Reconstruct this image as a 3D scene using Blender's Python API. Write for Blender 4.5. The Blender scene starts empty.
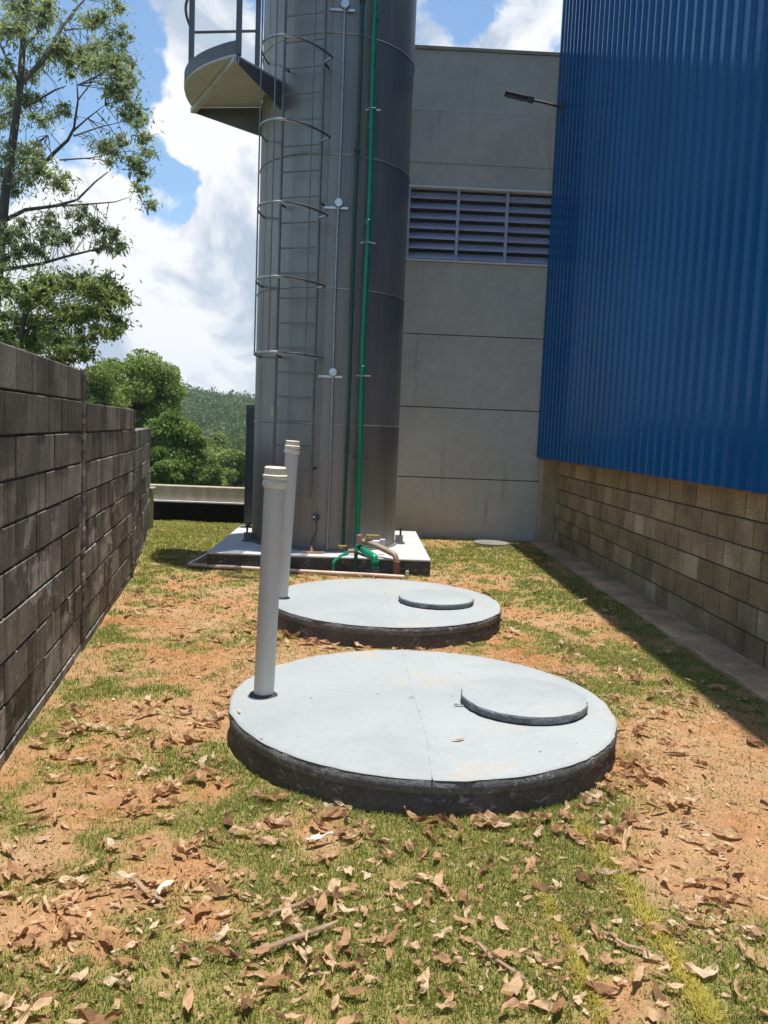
import bpy, math, random
import numpy as np
from mathutils import Vector, Matrix, noise as mnoise
HAZE = .0004
random.seed(7); rng = np.random.default_rng(7)
S = bpy.context.scene
COL = S.collection
R_ = math.radians

# ------------------------------------------------------------------ camera
F = 829.0; CAMH = 1.55
def nrm(v):
    v = np.array(v, float); return v / np.linalg.norm(v)
cy_ = nrm([(362-384)/F, (512-429)/F, -1.0]); rl = .04
cz_ = nrm([rl, 1, (cy_[0]*rl + cy_[1]) / -cy_[2]]); cx_ = np.cross(cy_, cz_)
RM = np.array([cx_, cy_, cz_])                 # camera -> world
def ray(u, v): return RM @ nrm([(u-384)/F, (512-v)/F, -1.0])
def at(u, v, y):                                # point of the sight line at distance y
    d = ray(u, v); t = y / d[1]; return Vector((t*d[0], y, CAMH + t*d[2]))
def onz(u, v, z=0.0):
    d = ray(u, v); t = (z-CAMH)/d[2]; return Vector((t*d[0], t*d[1], z))
cam = bpy.data.cameras.new('camera'); camo = bpy.data.objects.new('camera', cam); COL.objects.link(camo)
cam.sensor_fit = 'VERTICAL'; cam.sensor_height = 24.0; cam.lens = F/1024*24.0
cam.clip_start = .05; cam.clip_end = 3000
M4 = Matrix([list(RM[0])+[0], list(RM[1])+[0], list(RM[2])+[CAMH], [0,0,0,1]])
camo.matrix_world = M4
S.camera = camo

# ------------------------------------------------------------------ mesh helpers
class MB:
    def __init__(s): s.v = []; s.f = []; s.n = 0
    def add(s, vs, fs):
        b = s.n; s.v.extend([tuple(p) for p in vs]); s.n += len(vs)
        s.f.extend([tuple(i+b for i in f) for f in fs])
    def box(s, lo, hi, M=None):
        x0,y0,z0 = lo; x1,y1,z1 = hi
        v = [(x0,y0,z0),(x1,y0,z0),(x1,y1,z0),(x0,y1,z0),(x0,y0,z1),(x1,y0,z1),(x1,y1,z1),(x0,y1,z1)]
        if M is not None: v = [M @ Vector(p) for p in v]
        s.add(v, [(0,3,2,1),(4,5,6,7),(0,1,5,4),(1,2,6,5),(2,3,7,6),(3,0,4,7)])
    def tube(s, pts, r, seg=10, cap=True, sx=1.0):
        pts = [Vector(p) for p in pts]; n = len(pts)
        rs = r if isinstance(r, (list, tuple)) else [r]*n
        vs = []; up = None
        for i, p in enumerate(pts):
            a = pts[max(0, i-1)]; b = pts[min(n-1, i+1)]
            t = (b-a).normalized()
            if up is None:
                up = Vector((0,0,1)) if abs(t.z) < .9 else Vector((1,0,0))
            u = (up - t*up.dot(t)).normalized(); w = t.cross(u); up = u
            for k in range(seg):
                an = 2*math.pi*k/seg
                vs.append(p + (u*math.cos(an)*sx + w*math.sin(an))*rs[i])
        fs = []
        for i in range(n-1):
            for k in range(seg):
                k2 = (k+1) % seg
                fs.append((i*seg+k, i*seg+k2, (i+1)*seg+k2, (i+1)*seg+k))
        if cap:
            fs.append(tuple(range(seg-1, -1, -1))); fs.append(tuple((n-1)*seg+k for k in range(seg)))
        s.add(vs, fs)
    def lathe(s, c, prof, seg=48, cap_top=True, cap_bot=True, axis=None, wob=None):
        vs = []; fs = []; c = Vector(c); n = len(prof)
        for i, (r, z) in enumerate(prof):
            for k in range(seg):
                an = 2*math.pi*k/seg
                rr = r + (wob(an, z, i) if wob else 0)
                p = Vector((rr*math.cos(an), rr*math.sin(an), z))
                if axis is not None: p = axis @ p
                vs.append(c + p)
        for i in range(n-1):
            for k in range(seg):
                k2 = (k+1) % seg
                fs.append((i*seg+k, i*seg+k2, (i+1)*seg+k2, (i+1)*seg+k))
        if cap_bot: fs.append(tuple(range(seg-1, -1, -1)))
        if cap_top: fs.append(tuple((n-1)*seg+k for k in range(seg)))
        s.add(vs, fs)
    def block(s, o, ux, uy, uz, L, D, Hh, c=.005):
        # box with chamfered front face; o = front lower corner, ux along, uy inward, uz up
        P = lambda a, b, h: o + ux*a + uy*b + uz*h
        v = [P(0,D,0),P(L,D,0),P(L,D,Hh),P(0,D,Hh), P(0,c,0),P(L,c,0),P(L,c,Hh),P(0,c,Hh), P(c,0,c),P(L-c,0,c),P(L-c,0,Hh-c),P(c,0,Hh-c)]
        f = [(0,3,2,1),(8,9,10,11)]
        for i in range(4):
            j = (i+1) % 4
            f.append((4+i,4+j,8+j,8+i)); f.append((i,j,4+j,4+i))
        s.add(v, f)
    def build(s, name, mat, parent=None, smooth=False, loc=None, bevel=0, autos=None):
        base = Vector((0,0,0))
        if parent is not None:
            p = parent
            while p is not None: base = base + p.location; p = p.parent
        me = bpy.data.meshes.new(name)
        off = base if loc is None else base + Vector(loc)
        me.from_pydata([tuple(Vector(p)-off) for p in s.v], [], s.f)
        me.update()
        o = bpy.data.objects.new(name, me); COL.objects.link(o)
        o.location = Vector(loc) if loc is not None else Vector((0,0,0))
        if parent is not None: o.parent = parent
        if mat: me.materials.append(mat)
        if smooth:
            me.polygons.foreach_set('use_smooth', [True]*len(me.polygons))
            me.set_sharp_from_angle(angle=R_(autos or 35))
        if bevel:
            b = o.modifiers.new('bevel', 'BEVEL'); b.width = bevel; b.segments = 2; b.limit_method = 'ANGLE'; b.angle_limit = R_(40)
        return o
def tag(o, label=None, cat=None, group=None, kind=None):
    if label: o['label'] = label
    if cat: o['category'] = cat
    if group: o['group'] = group
    if kind: o['kind'] = kind
    return o
def thing(name, label, cat, loc, group=None):
    o = bpy.data.objects.new(name, None); COL.objects.link(o); o.location = Vector(loc)
    o.empty_display_size = .1
    return tag(o, label, cat, group)
def from_np(name, V, Fq, mat, smooth=False):
    me = bpy.data.meshes.new(name)
    me.vertices.add(len(V)); me.vertices.foreach_set('co', np.asarray(V, np.float32).ravel())
    k = Fq.shape[1]; nf = len(Fq)
    me.loops.add(nf*k); me.loops.foreach_set('vertex_index', Fq.ravel().astype(np.int32))
    me.polygons.add(nf); me.polygons.foreach_set('loop_start', (np.arange(nf)*k).astype(np.int32))
    me.update(calc_edges=True)
    if smooth: me.polygons.foreach_set('use_smooth', [True]*nf)
    if mat: me.materials.append(mat)
    o = bpy.data.objects.new(name, me); COL.objects.link(o)
    return o

# ------------------------------------------------------------------ materials
class NT:
    def __init__(s, name):
        s.m = bpy.data.materials.new(name); s.m.use_nodes = True; s.t = s.m.node_tree
        s.b = s.t.nodes['Principled BSDF']; s.out = s.t.nodes['Material Output']
    def n(s, typ, **kw):
        nd = s.t.nodes.new(typ)
        for k, v in kw.items():
            if k.startswith('i_'): nd.inputs[k[2:].replace('_', ' ')].default_value = v
            else: setattr(nd, k, v)
        return nd
    def l(s, a, b): s.t.links.new(a, b)
    def coord(s, scale=(1,1,1), kind='Object', loc=(0,0,0)):
        tc = s.n('ShaderNodeTexCoord'); mp = s.n('ShaderNodeMapping')
        mp.inputs['Scale'].default_value = scale; mp.inputs['Location'].default_value = loc
        s.l(tc.outputs[kind], mp.inputs['Vector']); return mp.outputs[0]
    def noise(s, vec, scale, detail=6, rough=.6, dist=0.0):
        nd = s.n('ShaderNodeTexNoise'); nd.inputs['Scale'].default_value = scale
        nd.inputs['Detail'].default_value = detail; nd.inputs['Roughness'].default_value = rough
        nd.inputs['Distortion'].default_value = dist
        if vec is not None: s.l(vec, nd.inputs['Vector'])
        return nd.outputs[0]
    def ramp(s, fac, stops, interp='LINEAR'):
        r = s.n('ShaderNodeValToRGB'); r.color_ramp.interpolation = interp
        e = r.color_ramp.elements
        e[0].position = stops[0][0]; e[0].color = (*stops[0][1], 1)
        e[1].position = stops[-1][0]; e[1].color = (*stops[-1][1], 1)
        for p, c in stops[1:-1]:
            x = e.new(p); x.color = (*c, 1)
        s.l(fac, r.inputs[0]); return r.outputs[0]
    def step(s, fac, a, b):
        r = s.n('ShaderNodeMapRange'); r.interpolation_type = 'SMOOTHSTEP'
        r.inputs[1].default_value = a; r.inputs[2].default_value = b; s.l(fac, r.inputs[0]); return r.outputs[0]
    def mix(s, fac, a, b, mode='MIX'):
        m = s.n('ShaderNodeMix', data_type='RGBA', blend_type=mode)
        for i, x in ((0, fac), (6, a), (7, b)):
            if isinstance(x, (int, float)): m.inputs[i].default_value = x
            elif isinstance(x, tuple): m.inputs[i].default_value = (*x, 1)
            else: s.l(x, m.inputs[i])
        return m.outputs[2]
    def math(s, op, a, b=None):
        m = s.n('ShaderNodeMath', operation=op)
        for i, x in ((0, a), (1, b)):
            if x is None: continue
            if isinstance(x, (int, float)): m.inputs[i].default_value = x
            else: s.l(x, m.inputs[i])
        return m.outputs[0]
    def bump(s, h, strength=.4, dist=.01):
        b = s.n('ShaderNodeBump'); b.inputs['Strength'].default_value = strength; b.inputs['Distance'].default_value = dist
        s.l(h, b.inputs['Height']); s.l(b.outputs[0], s.b.inputs['Normal'])
    def col(s, c):
        if isinstance(c, tuple): s.b.inputs['Base Color'].default_value = (*c, 1)
        else: s.l(c, s.b.inputs['Base Color'])
    def set(s, rough=.6, metal=0.0, spec=None):
        s.b.inputs['Roughness'].default_value = rough; s.b.inputs['Metallic'].default_value = metal
        if spec is not None: s.b.inputs['Specular IOR Level'].default_value = spec
        return s.m

def mottled(name, c, var=.25, scale=6, rough=.7, metal=0, bump=.15, bscale=60, spec=None, stretch=(1,1,1), fine=.12):
    t = NT(name); co = t.coord(stretch)
    n1 = t.noise(co, scale); n2 = t.noise(co, bscale, 4)
    lo = tuple(x*(1-var) for x in c); hi = tuple(min(1, x*(1+var)) for x in c)
    a = t.ramp(n1, [(.3, lo), (.7, hi)])
    b = t.ramp(n2, [(.3, (1-fine,)*3), (.7, (1+fine,)*3)])
    t.col(t.mix(1.0, a, b, 'MULTIPLY'))
    if bump: t.bump(n2, bump, .004)
    return t.set(rough, metal, spec)

# ground : soil / thatch by grass attribute
def ground_mat():
    t = NT('soil'); co = t.coord()
    at_ = t.n('ShaderNodeAttribute', attribute_name='grass')
    n1 = t.noise(co, 1.3, 5); n2 = t.noise(co, 14, 6, .65); n3 = t.noise(co, 90, 4, .7); n4 = t.noise(co, 320, 2)
    soil = t.ramp(n1, [(.3, (.52,.225,.095)), (.45, (.54,.295,.145)), (.7, (.56,.385,.22))])
    soil = t.mix(1.0, soil, t.ramp(n2, [(.25, (.72,.68,.66)), (.6, (1.06,1.06,1.06))]), 'MULTIPLY')
    soil = t.mix(1.0, soil, t.ramp(n3, [(.3, (.70,.68,.66)), (.65, (1.12,1.12,1.12))]), 'MULTIPLY')
    turf = t.ramp(n3, [(.3, (.22,.205,.055)), (.7, (.40,.34,.125))])
    g = t.math('ADD', at_.outputs['Fac'], t.math('MULTIPLY', t.math('SUBTRACT', n2, .5), .8))
    g = t.math('ADD', g, t.math('MULTIPLY', t.math('SUBTRACT', n3, .5), .7))
    c = t.mix(t.math('MULTIPLY', t.step(g, .18, .80), .92), soil, turf)
    far = t.n('ShaderNodeAttribute', attribute_name='wild')
    wild = t.ramp(n2, [(.3, (.04,.06,.02)), (.7, (.09,.11,.04))])
    c = t.mix(far.outputs['Fac'], c, wild)
    t.col(c)
    h = t.math('ADD', t.math('MULTIPLY', n3, .6), t.math('MULTIPLY', n4, .3)); h = t.math('ADD', h, n2)
    t.bump(h, .9, .02)
    return t.set(.95, 0, .15)

def block_mat(name, tones, mortar_dirt, efflo=False):
    t = NT(name); co = t.coord()
    geo = t.n('ShaderNodeNewGeometry')
    base = t.ramp(geo.outputs['Random Per Island'], tones)
    n1 = t.noise(co, 3, 6); n2 = t.noise(co, 45, 5, .7); n3 = t.noise(co, 160, 3, .8)
    c = t.mix(1.0, base, t.ramp(n1, [(.3, (.6,.6,.6)), (.7, (1.25,1.25,1.25))]), 'MULTIPLY')
    c = t.mix(1.0, c, t.ramp(n2, [(.25, (.55,.55,.55)), (.7, (1.3,1.3,1.3))]), 'MULTIPLY')
    if efflo:
        st = t.noise(t.coord((1.0,.8,1.25)), 3.6, 10, .74, .6)
        st2 = t.noise(t.coord((1,1,1)), 1.1, 3)
        sp = t.n('ShaderNodeSeparateXYZ'); tc = t.n('ShaderNodeTexCoord'); t.l(tc.outputs['Object'], sp.inputs[0])
        low = t.step(sp.outputs['Z'], 1.45, .75)
        m = t.math('MULTIPLY', t.step(st, .52, .60), t.step(st2, .40, .56)); m = t.math('MULTIPLY', m, low)
        c = t.mix(t.math('MULTIPLY', m, .85), c, (.55,.53,.50))
        dk = t.noise(t.coord((7,7,.7)), 1.6, 5)
        c = t.mix(t.math('MULTIPLY', t.step(dk, .5, .7), .55), c, (.035,.031,.026))
    t.col(c)
    t.bump(t.math('ADD', n2, t.math('MULTIPLY', n3, .6)), .75, .008)
    return t.set(.92, 0, .15)

def lid_mat():
    t = NT('grey_paint_on_concrete'); co = t.coord()
    n1 = t.noise(co, 1.6, 5); n2 = t.noise(co, 30, 5, .6); n3 = t.noise(co, 160, 3)
    c = t.ramp(n1, [(.3, (.33,.355,.362)), (.7, (.395,.418,.42))])
    c = t.mix(1.0, c, t.ramp(n2, [(.3, (.94,.94,.93)), (.7, (1.04,1.04,1.04))]), 'MULTIPLY')
    st = t.noise(co, 3.2, 3, .5, .3)
    c = t.mix(t.math('MULTIPLY', t.step(st, .60, .74), .42), c, (.46,.36,.24))
    sm_ = t.noise(t.coord((1,1,1), loc=(4,2,0)), 2.3, 7, .68, 1.2)
    c = t.mix(t.math('MULTIPLY', t.step(sm_, .50, .68), .30), c, (.29,.30,.30))
    sp = t.noise(co, 22, 2, .4)
    c = t.mix(t.step(sp, .755, .79), c, (.10,.10,.10))
    t.col(c); t.bump(t.math('ADD', n2, t.math('MULTIPLY', n3, .3)), .25, .004)
    return t.set(.7, 0, .3)
def lid_side_mat(name, ctr_dark, band):
    # rough skirt: bituminous dark concrete, flakes of the grey paint run over the edge
    t = NT(name); co = t.coord()
    n1 = t.noise(co, 5, 5); n2 = t.noise(co, 55, 5, .7)
    c = t.ramp(n1, [(.3, tuple(x*.75 for x in ctr_dark)), (.7, tuple(x*1.2 for x in ctr_dark))])
    c = t.mix(1.0, c, t.ramp(n2, [(.25, (.6,.6,.6)), (.7, (1.35,1.35,1.35))]), 'MULTIPLY')
    dr = t.noise(t.coord((1,1,2.2)), 16, 7, .7, .8)
    big = t.noise(co, 2.4, 3)
    c = t.mix(t.math('MULTIPLY', t.step(dr, .575, .60), t.step(big, .42, .54)), c, band)
    t.col(c); t.bump(t.math('ADD', n2, dr), .8, .012)
    return t.set(.9, 0, .2)

def silo_mat():
    t = NT('dull_stainless_sheet'); co = t.coord()
    n1 = t.noise(t.coord((1,1,.35)), 1.5, 5); n2 = t.noise(t.coord((9,9,.25)), 2.2, 6, .65); n3 = t.noise(t.coord((.6,.6,30)), 5, 3)
    c = t.ramp(n1, [(.3, (.265,.252,.229)), (.7, (.345,.329,.302))])
    c = t.mix(.8, c, t.ramp(n2, [(.3, (.78,.77,.75)), (.7, (1.1,1.1,1.1))]), 'MULTIPLY')
    t.col(c); r = t.ramp(n2, [(.3, (.44,)*3), (.7, (.56,)*3)]); t.l(r, t.b.inputs['Roughness'])
    t.bump(t.math('ADD', n3, n1), .05, .01)
    t.b.inputs['Metallic'].default_value = .6
    return t.m

def blue_mat():
    t = NT('blue_painted_steel'); co = t.coord()
    n1 = t.noise(co, .8, 4); n2 = t.noise(t.coord((1,6,.4)), 3, 5)
    c = t.ramp(n1, [(.3, (.0008,.074,.215)), (.7, (.0012,.092,.26))])
    c = t.mix(.5, c, t.ramp(n2, [(.3, (.82,.82,.82)), (.7, (1.1,1.1,1.1))]), 'MULTIPLY')
    t.col(c); t.set(.16, 0, .38)
    t.bump(t.noise(co, 2.5, 3), .04, .02)
    return t.m

def leafy(name, c1, c2, trans=.35, rough=.55):
    t = NT(name)
    geo = t.n('ShaderNodeNewGeometry')
    c = t.ramp(geo.outputs['Random Per Island'], [(0, c1), (1, c2)])
    co = t.coord(); n = t.noise(co, .9, 3)
    c = t.mix(.8, c, t.ramp(n, [(.3, (.7,.75,.7)), (.7, (1.25,1.2,1.1))]), 'MULTIPLY')
    t.col(c); t.set(rough, 0, .35)
    tr = t.n('ShaderNodeBsdfTranslucent'); t.l(t.mix(1.0, c, (1.2,1.3,.6), 'MULTIPLY'), tr.inputs[0])
    mx = t.n('ShaderNodeMixShader'); mx.inputs[0].default_value = trans
    t.l(t.b.outputs[0], mx.inputs[1]); t.l(tr.outputs[0], mx.inputs[2]); t.l(mx.outputs[0], t.out.inputs[0])
    return t.m

def panel_mat():
    t = NT('grey_precast_concrete'); co = t.coord()
    n1 = t.noise(t.coord((1,1,1.6)), .9, 6, .6); n2 = t.noise(co, 7, 6, .6); n3 = t.noise(co, 70, 4, .7)
    c = t.ramp(n1, [(.3, (.47,.452,.41)), (.7, (.57,.55,.50))])
    c = t.mix(1.0, c, t.ramp(n2, [(.25, (.88,.88,.88)), (.7, (1.06,1.06,1.06))]), 'MULTIPLY')
    c = t.mix(1.0, c, t.ramp(n3, [(.25, (.93,.93,.93)), (.7, (1.05,1.05,1.05))]), 'MULTIPLY')
    dk = t.noise(t.coord((5,5,.5)), 1.3, 5)
    c = t.mix(t.math('MULTIPLY', t.step(dk, .56, .75), .3), c, (.13,.13,.125))
    t.col(c); t.bump(n3, .2, .004); return t.set(.85, 0, .2)

M = {}
M['ground'] = ground_mat()
M['block_dark'] = block_mat('weathered_black_block', [(0, (.15,.137,.117)), (.5, (.235,.216,.185)), (1, (.37,.345,.30))], None, True)
M['block_tan'] = block_mat('tan_concrete_block', [(0, (.27,.21,.125)), (.5, (.345,.275,.165)), (.85, (.385,.31,.195)), (1, (.50,.42,.28))], None)
M['mortar_dark'] = mottled('dark_mortar', (.085,.077,.066), .3, 8, .95)
M['mortar_tan'] = mottled('brown_mortar', (.075,.066,.05), .3, 8, .95)
M['lid'] = lid_mat()
M['rim'] = lid_side_mat('painted_rough_rim', (.19,.195,.20), (.44,.46,.47))
M['skirt'] = lid_side_mat('dark_rough_skirt', (.145,.138,.132), (.36,.37,.38))
M['silo'] = silo_mat()
M['steel'] = mottled('bright_steel', (.55,.55,.54), .15, 8, .32, .9, .05)
M['ring'] = mottled('seam_ring_steel', (.33,.33,.32), .15, 8, .35, .9, .05)
M['ladder'] = mottled('dull_ladder_steel', (.22,.212,.198), .15, 8, .5, .6, .05)
M['galv'] = mottled('galvanised_steel', (.40,.41,.42), .2, 12, .5, .8, .05)
M['dark_steel'] = mottled('dark_grey_steel', (.06,.063,.067), .2, 5, .5, .2, .05)
M['platform'] = mottled('painted_platform_steel', (.56,.53,.55), .12, 4, .6, .1, .05)
M['rail'] = mottled('grey_rail_steel', (.13,.135,.14), .15, 6, .5, .5, .05)
M['blue'] = blue_mat()
M['panel'] = panel_mat()
M['louver'] = mottled('blue_grey_louver', (.42,.46,.60), .12, 3, .5, .2, .05)
M['flash'] = mottled('pale_flashing', (.72,.72,.70), .1, 5, .5, .1, .05)
M['black'] = mottled('black_void', (.11,.105,.11), .2, 5, .9, 0, 0)
M['black_face'] = mottled('near_black_wall', (.012,.011,.010), .3, 6, .95, 0, .3, 60, .05)  # near-black tone over the whole lower face of the low wall
M['concrete'] = mottled('pale_concrete', (.34,.315,.27), .18, 4, .9, 0, .3, 70)
M['lowwall'] = mottled('stained_concrete', (.42,.35,.25), .25, 3, .9, 0, .3, 60, None, (3,3,.8))
M['slab'] = mottled('light_grey_slab', (.50,.51,.505), .10, 3, .85, 0, .2)
M['slab_side'] = lid_side_mat('dark_slab_side', (.085,.085,.085), (.26,.26,.26))
M['kerb'] = mottled('dirty_kerb_concrete', (.42,.28,.17), .45, 2.2, .95, 0, .8, 40, None, (1,1,1), .3)
M['pvc'] = mottled('grey_white_pvc', (.66,.645,.60), .05, 2.5, .38, 0, 0, 60, None, (1,1,.3), .03)
M['cap'] = mottled('cream_pvc', (.82,.76,.58), .07, 8, .45, 0, .05)
M['green'] = mottled('green_pipe', (.004,.23,.115), .12, 6, .32, 0, .03)
M['dgreen'] = mottled('dark_green_pipe', (.006,.085,.045), .15, 6, .4, 0, .03)
M['tanpipe'] = mottled('tan_pipe', (.36,.26,.18), .2, 14, .5, 0, .1)
M['brownpipe'] = mottled('brown_pipe', (.20,.095,.07), .2, 14, .5, 0, .1)
M['pinkpipe'] = mottled('pinkish_white_pipe', (.58,.44,.36), .25, 3, .6, 0, .1)
M['redcap'] = mottled('faded_red_fitting', (.42,.20,.17), .2, 10, .5, 0, .1)
M['yellow'] = mottled('yellow_lever', (.55,.36,.05), .15, 10, .5, 0, .05)
M['tag'] = mottled('pale_yellow_plate', (.46,.44,.22), .1, 20, .5, 0, .02)
M['copper'] = mottled('copper_tube', (.50,.27,.15), .2, 10, .4, .6, .05)
M['bark'] = mottled('bark', (.10,.082,.068), .35, 5, .95, 0, .6, 30, None, (3,3,.6))
M['dry'] = None
M['blackpaint'] = mottled('black_paint', (.015,.015,.017), .2, 8, .5, 0, 0)
M['lens'] = mottled('lamp_glass', (.06,.062,.065), .05, 5, .15, 0, 0)

# ------------------------------------------------------------------ terrain
WA = [(-1.0,-1.0), (-1.812+.0,5.486), (-2.215,8.18), (-2.975,11.8)]
def wallx(y):
    if y < WA[1][1]: return -1.526 - (y-3.537)*.147
    if y < WA[2][1]: return -1.812 - (y-5.486)*.1496
    return -2.215 - (y-8.18)*.21
def sstep(x, a, b):
    t = min(1, max(0, (x-a)/(b-a))); return t*t*(3-2*t)
def terrain(x, y):
    s = max(0.0, y-13.35, (wallx(min(max(y,-4),14))-.35-x) if x < 0 else 0.0)
    if s <= 0: return 0.0
    r = math.hypot(x, y)
    z = -min(s, 1.2)*.25 - 8.5*sstep(s, 1, 60)
    z += 16.5*sstep(r, 90, 400)
    z += sstep(s, 20, 120)*3.0*mnoise.noise(Vector((x*.011, y*.011, 3.3))) * (1+r/400)
    if r > 330: z -= 2.5*math.sin((math.atan2(x, y)+.23)*9)*sstep(r, 330, 420)*.8
    return z
bare = [(1.85,3.6,.55,1.0),(2.0,4.3,.35,.5),(.55,2.6,.16,.4),(1.15,2.75,.18,.45),(-.1,3.0,.16,.5),(.85,2.3,.14,.4),(-.65,2.3,.2,.4),(1.45,2.6,.2,.4),(-1.0,4.3,.45,.5),(-1.1,5.4,.5,.6),(-1.3,6.6,.6,.45),(-.9,7.6,.6,.3),(1.75,6.9,.5,.45),(1.5,5.5,.3,.4),
        (-.55,2.75,.25,.6),(-.95,3.2,.35,.4),(.1,2.75,.2,.5),(-.25,2.42,.2,.35),(1.75,2.9,.35,.5),(-1.25,2.9,.3,.25),(.75,7.9,.5,.3),(1.3,8.6,.5,.35),(-.4,5.6,.3,.5)]
lush = [(-2.3,10.8,.9,.8),(-2.6,12.3,.9,.6),(-1.7,12.4,.6,.4),(.35,2.9,.5,.5),(-.1,2.15,.5,.45),(.9,2.4,.5,.35),(-.7,3.7,.35,.3),(1.9,5.7,.45,.55),(1.9,8.0,.6,.4),(1.5,10.5,.9,.5),(.2,3.08,.7,.5),(-.5,2.2,.3,.3),(1.25,4.9,.3,.3)]
def grassiness(x, y):
    p = Vector((x, y, 0))
    g = .55 + .45*mnoise.fractal(p*1.1, 1.0, 2.0, 4) + .6*mnoise.noise(p*3.1+Vector((7,3,1))) + .65*mnoise.noise(p*6.3) + .40*mnoise.noise(p*15)
    for (bx, by, br, w) in bare: g -= w*math.exp(-((x-bx)**2+(y-by)**2)/(br*br))
    for (bx, by, br, w) in lush: g += w*math.exp(-((x-bx)**2+(y-by)**2)/(br*br))
    return min(1.0, max(0.0, g))
def gh(x, y):                                       # small relief inside the yard
    p = Vector((x, y, 0))
    return .014*mnoise.noise(p*2.3) + .007*mnoise.noise(p*9) + .003*mnoise.noise(p*24)
def coords(a, b, fa, fb, d, grow=1.22):
    c = list(np.arange(fa, fb+1e-6, d)); st = d
    while c[-1] < b: st *= grow; c.append(c[-1]+st)
    st = d; pre = []
    x = fa
    while x > a: st *= grow; x -= st; pre.append(x)
    return pre[::-1] + c
gx = coords(-1100, 1100, -3.4, 2.7, .045); gy = coords(-1100, 1100, 1.4, 13.6, .05)
nx, ny = len(gx), len(gy)
V = np.zeros((ny, nx, 3)); G = np.zeros(ny*nx, np.float32); Wd = np.zeros(ny*nx, np.float32)
for j, y in enumerate(gy):
    for i, x in enumerate(gx):
        tz = terrain(x, y); g = .6; w = 1.0
        if tz == 0.0 and -1.5 < y < 14 and -3.6 < x < 2.8:
            tz = gh(x, y); g = grassiness(x, y); w = 0.0
        elif tz == 0.0 and -12 < y < 14: w = .15
        V[j, i] = (x, y, tz); G[j*nx+i] = g; Wd[j*nx+i] = w
idx = np.arange(ny*nx).reshape(ny, nx)
Fq = np.stack([idx[:-1,:-1], idx[:-1,1:], idx[1:,1:], idx[1:,:-1]], -1).reshape(-1, 4)
ground = from_np('ground', V.reshape(-1,3), Fq, M['ground'], True)
for nm, arr in (('grass', G), ('wild', Wd)):
    a = ground.data.attributes.new(nm, 'FLOAT', 'POINT'); a.data.foreach_set('value', arr)
tag(ground, 'sandy orange yard soil with patchy turf, falling away to wooded valley and hills', None, None, 'structure')

# ------------------------------------------------------------------ block walls
def courses(mb, core, o, d, inward, L, z0, ztop, n, bl=.4, bh=.2, dep=.15, start=0.0, j=.012, jit=.009):
    uz = Vector((0,0,1))
    for k in range(n):
        zt = ztop - k*bh; zb = zt - bh
        a = -((start + (.5*bl if k % 2 else 0)) % bl)
        while a < L - .02:
            a0 = max(a, 0); a1 = min(a+bl, L)
            if a1-a0 > .03:
                off = inward*random.uniform(0, jit)
                mb.block(o + d*(a0+j/2) + off + uz*(zb+j/2), d, inward, uz, a1-a0-j, dep, bh-j, .004)
            a += bl
    zb = ztop - n*bh
    P = o + inward*(jit+.007)
    v = [P+uz*zb, P+d*L+uz*zb, P+d*L+inward*(dep-.02)+uz*zb, P+inward*(dep-.02)+uz*zb]
    top = ztop - .012 - zb
    v += [p + uz*top for p in v]
    core.add(v, [(0,3,2,1),(4,5,6,7),(0,1,5,4),(1,2,6,5),(2,3,7,6),(3,0,4,7)])
lw = thing('block_wall', 'dark weathered concrete block wall stepping down along the left side, with white streaks', 'wall', (-1.8, 5.5, 0))
mb, core, pil = MB(), MB(), MB()
segs = [((wallx(-2.0), -2.0), (-1.812, 5.486), 1.86, 11), ((-1.812,5.486), (-2.215,8.18), 1.656, 10), ((-2.215,8.18), (-2.975,11.85), 1.45, 9)]
for si, (a, b, zt, n) in enumerate(segs):
    A = Vector((*a, 0)); B = Vector((*b, 0)); d = (B-A).normalized(); inn = Vector((-d.y, d.x, 0))
    L = (B-A).length
    courses(mb, core, A, d, inn, L-(.05 if si < 2 else 0), 0, zt, n, start=.17*si+.1)
    if si < 2:                                        # rough mortar pilaster at each step
        c = B + inn*.07; zt2 = zt - .004
        nseg = 60
        for q in range(nseg):
            z0 = -.2 + (zt2+.2)*q/nseg; z1 = -.2 + (zt2+.2)*(q+1)/nseg
            e = random.uniform(0, .006)
            P = [c - d*.055 - inn*(.072+e), c + d*.045 - inn*(.072+e), c + d*.045 + inn*.07, c - d*.055 + inn*.07]
            pil.add([p + Vector((0,0,z0)) for p in P] + [p + Vector((0,0,z1)) for p in P], [(0,1,5,4),(1,2,6,5),(2,3,7,6),(3,0,4,7),(0,3,2,1),(4,5,6,7)])
mb.build('block_courses', M['block_dark'], lw)
core.build('mortar_core', M['mortar_dark'], lw)
pil.build('mortar_pier', M['block_dark'], lw)

# low wall beyond the yard
lo = thing('low_retaining_wall', 'low stained concrete wall with black lower face at the far left end of the yard', 'wall', (-4.5, 13.0, 0))
m = MB(); m.box((-9,12.93,-.6), (-.92,13.06,.30)); m.build('lower_face', M['black_face'], lo, bevel=.01)
m = MB(); m.box((-9,12.935,.302), (-.92,13.075,.325)); m.build('ledge', M['flash'], lo, bevel=.004)
m = MB(); m.box((-9,13.0,.327), (-.92,13.2,.555)); m.build('upper_course', M['lowwall'], lo, bevel=.012)
m = MB(); m.tube([(-3.32,12.9,.3),(-3.3,12.5,.62)], .0); 
# small pale cap stone on the end of the block wall
cs = MB(); cs.box((-3.20,11.86,.50), (-2.95,12.10,.60)); cs.box((-3.18,11.88,-.1), (-2.98,12.08,.50))
tag(cs.build('end_post', M['concrete'], None, bevel=.015, loc=(-3.08,11.98,0)), 'short pale concrete post tucked behind the far end of the dark block wall', 'post')

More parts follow.
